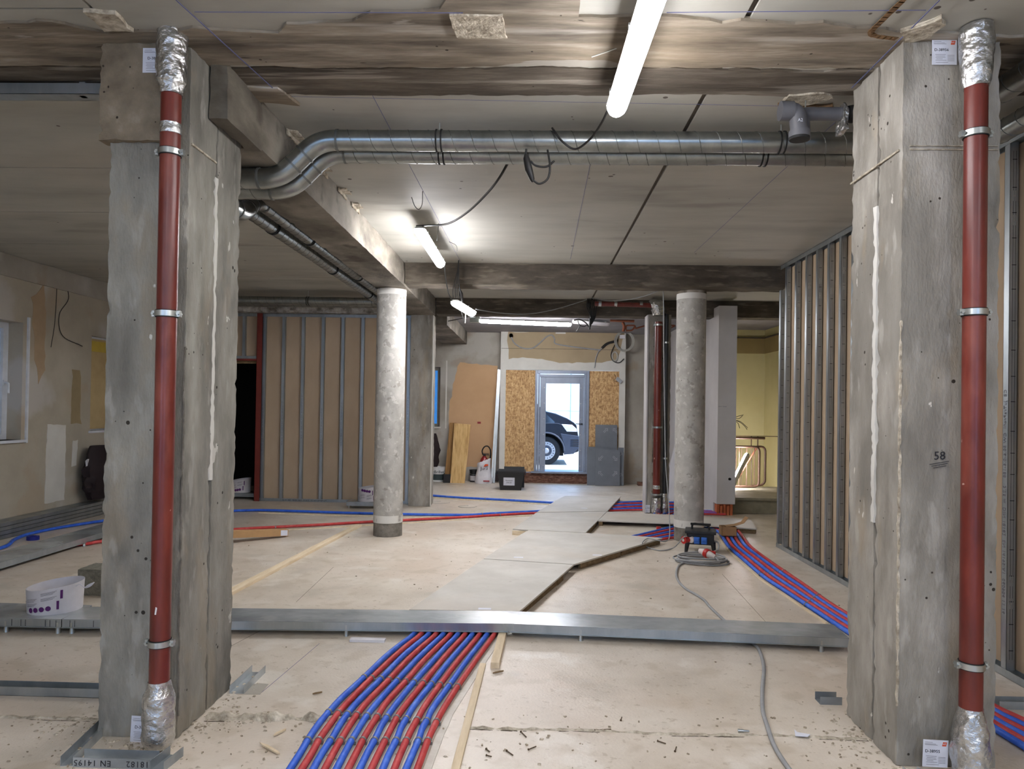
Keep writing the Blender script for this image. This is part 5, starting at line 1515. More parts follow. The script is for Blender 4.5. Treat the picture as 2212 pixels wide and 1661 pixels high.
# ================================================================== POWER DISTRIBUTOR, COIL, SMALL BOX
b0 = at(1519, 1196, z=0)
cx, cy = b0.x, b0.y + 0.13
t = thing('power_distributor', (cx, cy, 0), 'black power distributor box with red and blue sockets by the right round column', 'power box')
ang = radians(-14)
ux, uy = V((cos(ang), sin(ang), 0)), V((-sin(ang), cos(ang), 0)); uz = V((0, 0, 1))
W_, D_, H_ = 0.14, 0.11, 0.2
c = V((cx, cy, 0))
MB().obox(c + uz * 0.155, ux * W_, uy * D_, uz * 0.07).build('body', m_blackp, t, bevel=0.01)
MB().obox(c + uz * 0.215, ux * (W_ + 0.02), uy * (D_ + 0.015), uz * 0.016).build('lid_frame', m_blackp, t, bevel=0.006)
for sx in (-1, 1):
    for sy in (-1, 1):
        p = c + ux * (sx * (W_ - 0.01)) + uy * (sy * (D_ - 0.01))
        q = p + ux * (sx * 0.015) + uy * (sy * 0.008)
        MB().tube([q, p + uz * 0.1], [0.016, 0.026], 8).build('leg', m_blackp, t)
MB().tube(elbows([c + ux * (-0.09) + uz * 0.225 + uy * 0.02, c + ux * (-0.085) + uz * 0.29 + uy * 0.02, c + ux * 0.085 + uz * 0.275 + uy * 0.02, c + ux * 0.09 + uz * 0.22 + uy * 0.02], 0.03), 0.011, 10).build('carry_handle', m_blackp, t, smooth=40)
MB().obox(c + uz * 0.283 + uy * 0.02, ux * 0.105, uy * 0.016, uz * 0.011).build('handle_grip', m_rubber, t, bevel=0.004)
sr_ = c - ux * (W_ - 0.03) - uy * D_ + uz * 0.135
o = MB().tube([sr_ + uy * 0.0, sr_ - ux * 0.055 - uy * 0.045, sr_ - ux * 0.06 - uy * 0.05], [0.026, 0.036, 0.04], 16).build('red_socket', m_ceeR, t, smooth=40)
MB().tube([sr_ - ux * 0.06 - uy * 0.05, sr_ - ux * 0.064 - uy * 0.054], 0.016, 12).build('socket_face', m_ceeP, o)
MB().tube([sr_ + ux * 0.03 + uz * 0.0, sr_ + ux * 0.015 - uy * 0.03], [0.034, 0.03], 14).build('pale_collar', m_ceeP, t, smooth=40)
for k in range(2):
    p = c + ux * (-0.035 + k * 0.075) - uy * (D_ + 0.018) + uz * 0.135
    MB().obox(p, ux * 0.03, uy * 0.02, uz * 0.035).build('blue_socket', m_ceeB, t, bevel=0.008)
    MB().obox(p - uy * 0.022 + uz * 0.01, ux * 0.022, uy * 0.008, uz * 0.014).build('socket_flap', m_ceeB, t, bevel=0.004)
# coil
t = thing('cable_coil', (0, 0, 0), 'coiled grey power cable lying before the power distributor', 'cable')
cc = at(1517, 1214, z=0)
t.location = (cc.x, cc.y, 0)
random.seed(5)
g = MB(); pts = []
for k in range(0, 6 * 20):
    a_ = 2 * pi * k / 20
    lp = k // 20
    off = [(0, 0), (0.02, 0.03), (-0.03, 0.02), (0.03, -0.02), (-0.01, -0.03), (0.0, 0.04)][lp]
    R1 = [0.26, 0.22, 0.25, 0.2, 0.24, 0.23][lp]
    pts.append(V((cc.x + off[0] + R1 * cos(a_), cc.y + off[1] + R1 * 0.72 * sin(a_), 0.011 + 0.009 * (lp // 1) * 0.9 + 0.005 * sin(a_ * 2 + lp))))
MB().tube(pts, 0.0085, 8).build('cable_loops', m_cable, t, smooth=60)
p1 = c + ux * (W_ - 0.01) - uy * 0.05 + uz * 0.12
MB().tube(smoothpath([p1 - ux * 0.03, p1 + ux * 0.045 - uy * 0.03, p1 + ux * 0.05 - uy * 0.1 - uz * 0.06, p1 - uy * 0.2 - uz * 0.085 - ux * 0.03, V((cc.x + 0.12, cc.y + 0.14, 0.055))]), 0.009, 8).build('supply_lead', m_cable, t, smooth=60)
pc = V((cc.x + 0.05, cc.y - 0.02, 0.085))
dv = V((0.5, -0.8, -0.12)).normalized()
MB().tube([pc - dv * 0.11, pc - dv * 0.06, pc - dv * 0.03], [0.024, 0.034, 0.036], 16).build('plug_body', m_ceeP, t, smooth=40)
MB().tube([pc - dv * 0.032, pc - dv * 0.022, pc + dv * 0.005, pc + dv * 0.012], [0.045, 0.046, 0.046, 0.04], 18).build('red_collar', m_ceeR, t, smooth=40)
MB().tube([pc + dv * 0.01, pc + dv * 0.05, pc + dv * 0.1], [0.036, 0.028, 0.018], 16).build('plug_tail', m_ceeP, t, smooth=40)
MB().obox(pc + V((0.05, 0.02, 0.0)), V((0.028, 0, 0)), V((0, 0.02, 0)), V((0, 0, 0.026))).build('socket_cap', m_ceeR, t, bevel=0.008)
MB().tube(smoothpath([pc + dv * 0.1, pc + dv * 0.15 - uz * 0.03, V((cc.x + 0.1, cc.y - 0.18, 0.035)), V((cc.x - 0.02, cc.y - 0.19, 0.03))]), 0.0085, 8).build('plug_lead', m_cable, t, smooth=60)
cable('cable', [at(1480, 1214, z=0.012), at(1466, 1222, z=0.01), at(1461, 1240, z=0.01), at(1466, 1256, z=0.01), at(1482, 1272, z=0.01), at(1503, 1284, z=0.01), at(1522, 1297, z=0.01), at(1533, 1310, z=0.01), at(1558, 1334, z=0.01), at(1590, 1362, z=0.01), at(1625, 1388, z=0.01),
                at(1640, 1405, z=0.01), at(1650, 1440, z=0.01), at(1647, 1490, z=0.01), at(1648, 1535, z=0.01), at(1658, 1570, z=0.012), at(1672, 1610, z=0.01), at(1700, 1655, z=0.01), at(1745, 1710, z=0.01)], 0.0105, m_cable,
      'thick grey cable snaking from the coil under the trunking to the foreground')
# small open cardboard box
b0 = at(1577, 1161, z=0.03)
t = thing('cardboard_box', (b0.x, b0.y, 0.04), 'small open cardboard box lying on the pipes beside the power distributor', 'box')
g = MB(); zb = 0.042; w, dd, h = 0.085, 0.07, 0.105
cx, cy = b0.x, b0.y + 0.1
g.box(cx - w, cx + w, cy - dd, cy + dd, zb, zb + 0.003)
for (x0, x1, y0, y1) in ((cx - w, cx + w, cy - dd, cy - dd + 0.003), (cx - w, cx + w, cy + dd - 0.003, cy + dd), (cx - w, cx - w + 0.003, cy - dd, cy + dd), (cx + w - 0.003, cx + w, cy - dd, cy + dd)):
    g.box(x0, x1, y0, y1, zb, zb + h)
g.build('carton', m_card, t)
pts = [V((cx - 0.03, 0, zb + h)), V((cx + w, 0, zb + h + 0.015)), V((cx + 0.17, 0, zb + h + 0.045)), V((cx + 0.22, 0, zb + h + 0.11))]
g = MB()
for a, b in zip(pts, pts[1:]):
    m_ = (a + b) / 2; m_.y = cy
    g.obox(m_, (b - a) / 2, V((0, dd * 0.85, 0)), (b - a).cross(V((0, 1, 0))).normalized() * 0.0015)
g.build('open_flap', m_card, t)

# ================================================================== STAIR RAILING
t = thing('stair_railing', (3.4, 11.95, 0.235), 'brown tubular stair railing with rounded bars behind the pale wall end', 'railing')
yr = 11.95
zt_, zb_ = at(1620, 965, y=yr).z, at(1620, 1051, y=yr).z
xr = at(1640, 1000, y=yr).x
MB().tube(elbows([(2.95, yr, zt_), (xr, yr, zt_), (xr, yr, zb_), (2.95, yr, zb_)], 0.09), 0.02, 10).build('guard_loop', m_rail, t, smooth=40)
MB().tube([(2.95, yr, zt_ + 0.14), (at(1652, 947, y=yr).x, yr, zt_ + 0.145)], 0.022, 10).build('handrail', m_rail, t, smooth=40)
MB().box(2.95, 4.29, yr - 0.02, yr + 0.02, zt_ + 0.17, zt_ + 0.18).build('flat_rail', m_rail, t)
for k in range(6):
    x = 3.03 + k * 0.125
    MB().cyl((x, yr, zb_), (x, yr, zt_), 0.007, 8).build('baluster', m_rail, t)
for x in (at(1623, 950, y=yr).x, at(1637, 950, y=yr).x):
    MB().cyl((x, yr, zt_), (x, yr, zt_ + 0.17), 0.009, 8).build('post', m_rail, t)
y3 = 12.12
x3 = at(1653, 1000, y=y3).x
t = thing('stair_railing', (x3 - 0.1, y3, 0.235), 'second rounded railing loop descending behind the first', 'railing')
MB().tube(elbows([(x3 - 0.2, y3, zt_ - 0.01), (x3, y3, zt_), (x3, y3, zb_ + 0.02), (x3 - 0.3, y3, zb_ - 0.02)], 0.09), 0.018, 10).build('guard_loop', m_rail, t, smooth=40)
for k in range(4):
    x = 3.42 + k * 0.085
    MB().cyl((x, y3 + 0.05, zb_ - 0.1), (x, y3 + 0.05, zt_ - 0.02), 0.006, 8).build('baluster', m_rail, t)
MB().cyl((3.35, 12.05, 0.26), (3.72, 12.05, zt_ - 0.02), 0.014, 8).build('support_brace', m_copper, t)
t = thing('wire_ends', at(1590, 905, y=10.9), 'frayed wire ends sticking out of the pale wall end', 'wire')
for pts in (((1583, 903), (1595, 899), (1606, 896)), ((1583, 902), (1596, 904), (1604, 898)), ((1584, 906), (1598, 912), (1608, 920), (1614, 928)), ((1584, 907), (1600, 911), (1615, 924)), ((1585, 908), (1594, 914), (1598, 925))):
    cable('wire', [at(2 * 0 + x, y, y=11.0) for x, y in pts], 0.004, m_bcable, '', parent=t)

# ================================================================== THINGS BY THE ENTRANCE
# leaning plasterboards behind the round column
p = at(1447, 1086, z=0)
t = thing('leaning_board', (2.4, 12.2, 0), 'pale board with dark strips leaning on the long wall behind the right round column', 'board')
for k in range(5):
    a, b = V((2.33 + k * 0.035, 11.85, 0.0)), V((2.60 + k * 0.008, 11.85, 1.15))
    MB().obox((a + b) / 2 + V((0, 0.5, 0.0)), (b - a) / 2, V((0, 0.5, 0)), (b - a).cross(V((0, 1, 0))).normalized() * 0.006).build('sheet', (m_pllil, m_grayboard, m_card, m_grayboard, m_plw)[k], t)

# grey sheets with arrows
def sheet(px0, px1, py0, py1, y, lean, label, arrows):
    p0, p1 = at(px0, py1, y=y), at(px1, py0, y=y)
    z0 = 0.0
    t = thing('grey_sheet', ((p0.x + p1.x) / 2, y, z0), label, 'board')
    cx_, w_, h_ = (p0.x + p1.x) / 2, (p1.x - p0.x) / 2, p1.z - z0
    u = V((0, lean, 1)).normalized() * (h_ / 2)
    n = V((0, -1, lean)).normalized()
    c_ = V((cx_, y, z0)) + u
    MB().obox(c_, V((w_, 0, 0)), u, n * 0.008).build('panel', m_grayboard, t)
    g = MB()
    for (fx, fz, sx, sz) in arrows:
        q = c_ + V((w_ * fx, 0, 0)) + u * fz + n * 0.0095
        d = (V((sx, 0, 0)) + u.normalized() * sz).normalized()
        e = d.cross(n)
        for s in (-1, 1):
            g.obox(q + e * (s * 0.012), d * 0.045, e * 0.003, n * 0.0005)
            g.obox(q + d * 0.06 + e * (s * 0.02) - d * 0.012, (d - e * s).normalized() * 0.028, (d + e * s).normalized() * 0.003, n * 0.0005)
    g.build('printed_arrow', m_mark, t)


sheet(1285, 1334, 918, 1037, 14.26, 0.045, 'upper narrow grey sheet with arrows leaning right of the door', ((-0.1, 0.8, 0.7, 0.7), (0.85, 0.8, -0.7, 0.7), (-0.1, -0.05, 0.7, -0.7), (0.85, -0.05, -0.7, -0.7)))
sheet(1268, 1325, 966, 1037, 14.17, 0.05, 'wide grey sheet standing at the back of the leaning stack right of the door', ())
sheet(1334, 1348, 967, 1036, 14.16, 0.05, 'rightmost narrow grey sheet edge of the leaning stack', ((-0.3, 0.6, 0.5, 0.8), (-0.3, -0.5, 0.5, 0.8)))
sheet(1286, 1340, 972, 1038, 14.10, 0.05, 'front square grey sheet with four arrows right of the door', ((-0.55, 0.55, -0.7, -0.7), (0.55, 0.55, 0.7, -0.7), (-0.55, -0.35, -0.7, 0.7), (0.55, -0.35, 0.7, 0.7)))
p = at(1365, 1036, z=0)
tag(MB().rough(p.x - 0.05, p.x + 0.25, 14.2, 14.35, 0, 0.07, 0.04, 0.005, 0.01, 3).build('timber_offcut', m_rubble, origin=(p.x, 14.27, 0)), 'brown timber offcut lying at the foot of the far right wall', 'timber')

# leaning planks
def plank(pb0, pb1, pt0, pt1, yb, yt, label, mat=None):
    a0, a1 = at(*pb0, y=yb), at(*pb1, y=yb)
    zb_ = max(0, (a0.z + a1.z) / 2); a0.z = a1.z = 0.0
    c0, c1 = at(*pt0, y=yt), at(*pt1, y=yt)
    n = V((0, -0.024, 0))
    g = MB().add([a0, a1, c1, c0, a0 + n, a1 + n, c1 + n, c0 + n], [(0, 1, 2, 3), (7, 6, 5, 4), (0, 4, 5, 1), (1, 5, 6, 2), (2, 6, 7, 3), (3, 7, 4, 0)])
    tag(g.build('leaning_plank', mat or m_woodx, origin=(a0 + a1) / 2), label, 'plank')


plank((960, 1030), (980, 1030), (972, 913), (986, 913), 14.25, 14.5, 'darker pine plank leaning on the street wall behind the wider one', M('dark_pine', [(0.3, S(120, 88, 48)), (0.6, S(158, 120, 72))], scale=4, stretch=(6, 2, 0.5), rough=0.7))
plank((973, 1031), (1004, 1031), (982, 914), (1017, 917), 14.12, 14.42, 'wide pale pine plank leaning on the orange plaster')
a0, a1 = at(1066, 1036, z=0), at(1077, 798, y=14.5)
t = thing('steel_profile_bundle', (a0.x, a0.y, 0), 'tall galvanised profiles leaning against the portal edge', 'profile')
for k in range(2):
    o = V((k * 0.045, 0.0, 0))
    MB().beam(V((a0.x, 14.2, 0.005)) + o, V((a1.x, 14.5, a1.z)) + o * 0.6, 0.035, 0.03, (0, 1, 0)).build('profile', m_stud, t)
p = at(1035, 913, y=BW - 0.005)
tag(MB().box(p.x - 0.035, p.x + 0.035, BW - 0.01, BW - 0.005, p.z - 0.02, p.z + 0.02).build('wall_sticker', m_fire, origin=p), 'small red sticker on the orange plaster', 'sticker')

# hanging dark cloth, left of the planks / by the left wall
def cloth(px, py0, py1, y, w, label, seed, x=None):
    a_, b_ = at(px, py0, y=y), at(px, py1, y=y)
    if x is not None: a_, b_ = at(px, py0, x=x), at(px, py1, x=x)
    prof = []
    n = 14
    g = MB(); rings = []
    for i in range(n + 1):
        f = i / n
        c_ = a_.lerp(b_, f)
        ww = w * (0.45 + 0.75 * sin(min(1, f * 1.25 + 0.12) * pi * 0.62)) * (1 - 0.35 * max(0, f - 0.8) * 4)
        ring = []
        for k in range(16):
            an = 2 * pi * k / 16
            wob = 1 + 0.35 * noise.noise(V((cos(an) * 2 + seed, sin(an) * 2, f * 5)))
            ring.append(c_ + V((cos(an) * ww * wob * (1 if x is None else 0.45), sin(an) * ww * wob * (0.4 if x is None else 1), 0)))
        rings.append(ring)
    vs = [p for r_ in rings for p in r_]
    fs = [(i * 16 + k, i * 16 + (k + 1) % 16, (i + 1) * 16 + (k + 1) % 16, (i + 1) * 16 + k) for i in range(n) for k in range(16)]
    fs += [tuple(range(15, -1, -1)), tuple(n * 16 + k for k in range(16))]
    return g.add(vs, fs)


p = at(936, 938, y=14.45)
t = thing('hanging_jacket', p, 'dark jacket hanging on the street wall under the blue window', 'jacket')
cloth(934, 936, 1008, 14.42, 0.12, '', 3).build('fabric', m_dark, t, smooth=50)
MB().cyl((at(937, 940, y=14.42).x, 14.4, at(937, 940, y=14.42).z), (at(937, 940, y=14.42).x, BW, at(937, 940, y=14.42).z), 0.01, 8).build('hook', m_clamp, t)
g = cloth(212, 962, 1076, 9, 0.22, '', 9, x=WL + 0.17)
t = thing('dark_sack', at(212, 1076, x=WL + 0.14), 'dark brown sack standing by the left wall on the profile stack', 'sack')
g.build('fabric', m_dark, t, smooth=50)
q = at(191, 1000, x=WL + 0.17)
MB().obox(q, V((0.01, 0, 0)), V((0, 0.04, 0.02)), V((0, -0.01, 0.05))).build('paper_tag', m_bag, t)

# paint bucket, small black box
def bucket(c_, r, h, label, name='paint_bucket', body=m_white, band=None, txt=None, zb=0.0):
    t = thing(name, (c_.x, c_.y, zb), label, 'bucket')
    MB().lathe([(r * 0.9, zb), (r * 0.93, zb + h * 0.3), (r, zb + h * 0.93), (r * 1.05, zb + h * 0.93), (r * 1.05, zb + h), (r * 0.97, zb + h), (r * 0.94, zb + h * 0.9)], (c_.x, c_.y), 28).build('bucket_body', body, t, smooth=35)
    if band is not None:
        MB().lathe([(r * 0.925, zb + h * 0.12), (r * 0.965, zb + h * 0.52)], (c_.x, c_.y), 28, close=False).build('label_band', band, t, smooth=40)
    if txt:
        g = MB(); text(g, txt, h * 0.26, (c_.x + 0.02, c_.y - r * 1.02, zb + h * 0.68), (1, 0, 0), (0, 0, 1)); g.build('lettering', m_dgreen, t)
    MB().tube([(c_.x + r * 1.06 * cos(a_), c_.y + r * 1.06 * sin(a_) * 0.9, zb + h * 0.82 - 0.05 * abs(sin(a_))) for a_ in [pi + pi * k / 10 for k in range(11)]], 0.003, 6).build('wire_handle', m_clamp, t)
    return t


c_ = at(944, 1041, z=0); c_.y += 0.14
bucket(c_, 0.145, 0.29, 'white paint bucket with dark label standing by the square pillar', band=m_dgreen, txt='+Brillux')
c_ = at(965, 1030, y=14.1); c_.z = 0
t = thing('tool_box', (c_.x, c_.y + 0.1, 0), 'small black open tool box with yellow rim beside the paint bucket', 'box')
g = MB()
for (x0, x1, y0, y1) in ((-0.07, 0.07, 0, 0.006), (-0.07, 0.07, 0.194, 0.2), (-0.07, -0.064, 0, 0.2), (0.064, 0.07, 0, 0.2)):
    g.box(c_.x + x0, c_.x + x1, c_.y + y0, c_.y + y1, 0, 0.17)
g.box(c_.x - 0.07, c_.x + 0.07, c_.y, c_.y + 0.2, 0, 0.006)
g.build('case', m_blackp, t)
MB().box(c_.x - 0.06, c_.x + 0.0, c_.y + 0.19, c_.y + 0.21, 0.16, 0.185).build('yellow_rim', plain('yellow_plastic', S(190, 150, 40), 0.5), t)
c_ = at(1024, 1020, y=14.4); c_.z = 0
bucket(c_, 0.09, 0.24, 'small dark bucket behind the white sack', body=m_blackp, band=m_tub)
# white sack
c_ = at(1044, 1030, y=14.02); c_.z = 0
t = thing('material_sack', (c_.x, c_.y + 0.12, 0), 'standing white material sack with orange print before the fire extinguisher', 'sack')
prof = [(0.165, 0), (0.17, 0.05), (0.155, 0.15), (0.13, 0.27), (0.12, 0.36), (0.135, 0.43), (0.12, 0.44), (0.10, 0.36)]
vs, fs = [], []
n = 26
for i, (r_, z_) in enumerate(prof):
    for k in range(n):
        an = 2 * pi * k / n
        w_ = 1 + 0.13 * noise.noise(V((cos(an) * 1.7, sin(an) * 1.7, z_ * 7)))
        zo = (0.05 * cos(an) + 0.03 * noise.noise(V((cos(an) * 3, sin(an) * 3, 2)))) if i >= 4 else 0
        vs.append((c_.x + r_ * cos(an) * w_, c_.y + 0.12 + r_ * 0.62 * sin(an) * w_, z_ + zo))
for i in range(len(prof) - 1):
    for k in range(n):
        fs.append((i * n + k, i * n + (k + 1) % n, (i + 1) * n + (k + 1) % n, (i + 1) * n + k))
fs += [tuple(range(n - 1, -1, -1)), tuple((len(prof) - 1) * n + k for k in range(n))]
MB().add(vs, fs).build('paper_sack', m_bag, t, smooth=60)
g = MB().box(c_.x + 0.0, c_.x + 0.12, c_.y + 0.005, c_.y + 0.03, 0.045, 0.065)
g.build('red_stripe', m_fire, t)
g = MB(); text(g, 'Jura', 0.09, (c_.x + 0.015, c_.y + 0.025, 0.30), (1, 0, 0.1), (0, 0.1, 1)); g.build('lettering', m_ink, t)
g = MB().prism_y(wavy([(c_.x + 0.0, 0.33), (c_.x + 0.09, 0.35), (c_.x + 0.09, 0.38), (c_.x + 0.03, 0.38)], 0.02, 0.008, 3), c_.y + 0.028, c_.y + 0.045)
g.build('orange_print', m_orange, t)
# fire extinguisher
c_ = at(1046, 1000, y=14.38); c_.z = 0
t = thing('fire_extinguisher', (c_.x, c_.y, 0), 'red fire extinguisher with black hose standing behind the white sack', 'extinguisher')
MB().lathe([(0.08, 0), (0.085, 0.02), (0.085, 0.40), (0.07, 0.46), (0.04, 0.50), (0.025, 0.52)], (c_.x, c_.y), 26).build('cylinder', m_fire, t, smooth=40)
MB().lathe([(0.022, 0.5), (0.028, 0.53), (0.022, 0.56)], (c_.x, c_.y), 14).box(c_.x - 0.02, c_.x + 0.09, c_.y - 0.012, c_.y + 0.012, 0.55, 0.565).box(c_.x - 0.02, c_.x + 0.10, c_.y - 0.012, c_.y + 0.012, 0.53, 0.54).build('valve', m_blackp, t, smooth=40)
MB().tube(smoothpath([(c_.x - 0.03, c_.y, 0.54), (c_.x - 0.045, c_.y, 0.62), (c_.x + 0.0, c_.y, 0.70), (c_.x + 0.07, c_.y, 0.71), (c_.x + 0.12, c_.y, 0.63), (c_.x + 0.12, c_.y, 0.5), (c_.x + 0.09, c_.y, 0.35)]), 0.013, 10).build('hose', m_rubber, t, smooth=60)
# black crate
c_ = at(1103, 1059, z=0)
t = thing('plastic_crate', (c_.x, c_.y + 0.17, 0), 'black plastic crate with a white paper label on the floor before the door', 'crate')
w0, w1, d0, h = 0.19, 0.24, 0.32, 0.33
y0 = c_.y
def loop(w_, ins, z_):
    return [V((c_.x - w_ + ins, y0 + ins - (w_ - w0), z_)), V((c_.x + w_ - ins, y0 + ins - (w_ - w0), z_)), V((c_.x + w_ - ins, y0 + d0 - ins + (w_ - w0), z_)), V((c_.x - w_ + ins, y0 + d0 - ins + (w_ - w0), z_))]
ls = [loop(w0, 0, 0), loop(w1, 0, h), loop(w1 + 0.02, 0, h), loop(w1 + 0.02, 0, h + 0.02), loop(w1, 0.005, h + 0.02), loop(w0, 0.012, 0.012)]
vs = [p for l in ls for p in l]
fs = [(i * 4 + k, i * 4 + (k + 1) % 4, (i + 1) * 4 + (k + 1) % 4, (i + 1) * 4 + k) for i in range(5) for k in range(4)] + [(3, 2, 1, 0), (20, 21, 22, 23)]
MB().add(vs, fs).build('crate_body', m_blackp, t)
MB().box(c_.x - w1 - 0.03, c_.x - w1 - 0.012, y0 + 0.0, y0 + 0.28, h - 0.05, h + 0.022).box(c_.x + w1 + 0.012, c_.x + w1 + 0.03, y0 + 0.0, y0 + 0.28, h - 0.05, h + 0.022).build('side_flap', m_blackp, t)
nn = V((0, -1, -0.15)).normalized()
pcn = V((c_.x - 0.03, y0 - 0.027, 0.16))
uu = V((0, -0.15, 1)).normalized()
o = MB().obox(pcn, V((0.1, 0, 0)), nn * 0.0008, uu * 0.072).build('paper_label', m_paper, t)
g = MB(); text(g, 'Abwasser', 0.034, pcn + nn * 0.0015 + uu * 0.02, (1, 0, 0), uu); text(g, 'DN 50', 0.034, pcn + nn * 0.0015 - uu * 0.022, (1, 0, 0), uu)
g.build('lettering', m_ink, o)
p = at(1118, 1015, y=y0 + 0.3)
t2 = tag(MB().obox(V((c_.x + 0.05, y0 + 0.42, 0.2)), V((0.19, 0, 0)), V((0, 0.03, 0.19)), V((0, 0.01, -0.002))).build('crate_lid', m_blackp, origin=(c_.x, y0 + 0.42, 0)), 'crate lid standing upright behind the black crate', 'lid')
p = at(1072, 1036, z=0)
tag(cloth(1072, 1021, 1040, 14.3, 0.05, '', 5).build('dark_rag', m_dark, origin=(p.x, 14.3, 0), smooth=50), 'crumpled dark rag left of the black crate', 'rag')

# wires and sockets on the portal
t = thing('wall_wiring', at(1230, 745, y=PF - 0.02), 'loose old cables strung across the plaster above the door', 'wiring')
yw = PF - 0.02
cable('wire', [at(x, y, y=yw) for x, y in ((1104, 728), (1112, 742), (1130, 752), (1150, 752), (1165, 742), (1180, 728), (1192, 724), (1198, 732), (1200, 742), (1230, 748), (1270, 753), (1298, 756))], 0.014, m_cable, '', parent=t)
cable('wire', [at(x, y, y=yw) for x, y in ((1300, 752), (1312, 742), (1330, 737))], 0.026, m_bcable, '', parent=t)
cable('wire', [at(x, y, y=yw) for x, y in ((1330, 737), (1305, 748), (1290, 765), (1284, 795))], 0.010, m_cable, '', parent=t)
cable('wire', [at(x, y, y=yw) for x, y in ((1330, 740), (1320, 765), (1325, 780), (1338, 783), (1348, 775))], 0.009, m_bcable, '', parent=t)
for k in range(2):
    cable('wire', [at(1328 + 5 * cos(a_ * pi / 6) * (1 + k * .3), 770 + 9 * sin(a_ * pi / 6) * (1 + k * .2), y=yw) for a_ in range(13)], 0.008, m_lgcable, '', parent=t, k=2)
for (x, y) in ((1104, 725), (1331, 735), (1199, 741)):
    p = at(x, y, y=PF - 0.001)
    MB().cyl((p.x, PF - 0.004, p.z), (p.x, PF + 0.01, p.z), 0.045 if x != 1199 else 0.015, 14).build('socket_hole', m_darkcav, t)
p = at(1088, 735, y=PF)
MB().box(p.x - 0.035, p.x + 0.035, PF - 0.02, PF, p.z - 0.04, p.z + 0.04).build('switch_box', m_plw, t)
p = at(1211, 719, y=PF)
MB().box(p.x - 0.1, p.x + 0.1, PF - 0.01, PF, p.z - 0.02, p.z + 0.02).build('chipped_patch', m_plw, t)
t = thing('wire_coil', at(1345, 745, y=PF - 0.05), 'loops of pale wire hanging beside the upper right of the portal', 'wire')
for k in range(4):
    cable('wire_loop', [at(1349 + (17 + k * 1.5) * cos(a_ * pi / 8), 737 + (19 + k) * sin(a_ * pi / 8) , y=PF - 0.05 - 0.01 * k) for a_ in range(17)], 0.007, m_lgcable, '', parent=t, k=2)
p = at(1344, 728, y=PF - 0.06)
MB().box(p.x - 0.05, p.x + 0.06, p.y - 0.02, p.y + 0.02, p.z - 0.03, p.z + 0.04).build('paper_tag', m_bag, t)
p = at(1337, 821, y=PF - 0.05)
t = thing('paper_tag', p, 'small grey tag on wire at the corner of the right chipboard panel', 'tag')
MB().obox(p, V((0.05, 0, -0.04)), V((0, 0.004, 0)), V((0.02, 0, 0.03))).build('tag_plate', m_mark, t)
cable('wire', [at(x, y, y=PF - 0.05) for x, y in ((1327, 808), (1330, 815), (1326, 822), (1334, 824))], 0.004, m_bcable, '', parent=t)

# ================================================================== DEBRIS ON THE FLOOR
random.seed(11)
g = MB()
for k in range(420):
    if random.random() < 0.6: x, y = random.uniform(-1.5, 1.5), random.uniform(2.7, 3.6)
    else: x, y = random.uniform(-4, 2.6), random.uniform(2.7, 9)
    s = random.uniform(0.002, 0.007)
    if random.random() < 0.35: x, y = random.choice([(-1.5 + random.gauss(0, .1), 3.4 + random.gauss(0, .15)), (1.5 + random.gauss(0, .1), 3.3 + random.gauss(0, .15)), (-2.0 + random.gauss(0, .15), 3.2 + random.gauss(0, .15))])
    an = random.uniform(0, pi)
    g.obox((x, y, s * 0.4), V((cos(an), sin(an), 0)) * s, V((-sin(an), cos(an), 0)) * s * 0.6, V((0, 0, s * 0.5)))
tag(g.build('mortar_crumbs', M('crumbs', [(0.3, S(92, 76, 58)), (0.7, S(196, 184, 164))], scale=60, rough=0.95, bump=0), origin=(0, 4, 0)), 'mortar crumbs and grit scattered over the floor', 'debris', kind='stuff')
g = MB()
for cx_, cy_, sx_, sy_, n_ in ((-1.50, 3.45, 0.05, 0.22, 90), (-1.42, 3.36, 0.10, 0.05, 50), (1.52, 3.35, 0.04, 0.2, 80), (-1.75, 3.12, 0.16, 0.03, 50), (-2.1, 3.3, 0.12, 0.08, 60), (1.62, 3.08, 0.06, 0.02, 20), (-0.62, 2.98, 0.5, 0.15, 40)):
    for k in range(n_):
        x, y = random.gauss(cx_, sx_), random.gauss(cy_, sy_)
        if (-1.93 < x < -1.545 and 3.18 < y < 3.78) or (1.555 < x < 2.0 and 3.12 < y < 3.64): continue
        s = random.uniform(0.003, 0.012)
        an = random.uniform(0, pi)
        u_, v_ = V((cos(an), sin(an), 0)) * s, V((-sin(an), cos(an), 0)) * s * random.uniform(0.5, 1)
        w_ = V((random.uniform(-.3, .3), random.uniform(-.3, .3), 1)) * s * 0.5
        g.add([V((x, y, 0)) + p_ for p_ in (-u_ - v_, u_ - v_ * 0.7, u_ * 0.8 + v_, -u_ * 0.7 + v_ * 0.8, w_ - u_ * 0.5 - v_ * 0.4, w_ + u_ * 0.5 - v_ * 0.3, w_ + u_ * 0.3 + v_ * 0.5, w_ * 0.8 - u_ * 0.4 + v_ * 0.4)],
              [(3, 2, 1, 0), (4, 5, 6, 7), (0, 1, 5, 4), (1, 2, 6, 5), (2, 3, 7, 6), (3, 0, 4, 7)])
tag(g.build('mortar_rubble', M('rubble_mix', [(0.35, S(126, 114, 98)), (0.6, S(196, 186, 168))], scale=40, rough=0.95, bump=0.3), origin=(0, 3.3, 0)), 'pale mortar lumps crumbled around the feet of the near columns', 'debris', kind='stuff')
scr = [((1125, 1580), (1137, 1592)), ((1141, 1619), (1158, 1612)), ((1094, 1621), (1108, 1631)), ((1050, 1617), (1058, 1624)), ((1050, 1631), (1062, 1634)), ((1420, 1600), (1438, 1606)), ((1458, 1623), (1461, 1613)), ((1341, 1556), (1343, 1549)), ((1284, 1577), (1320, 1575))]
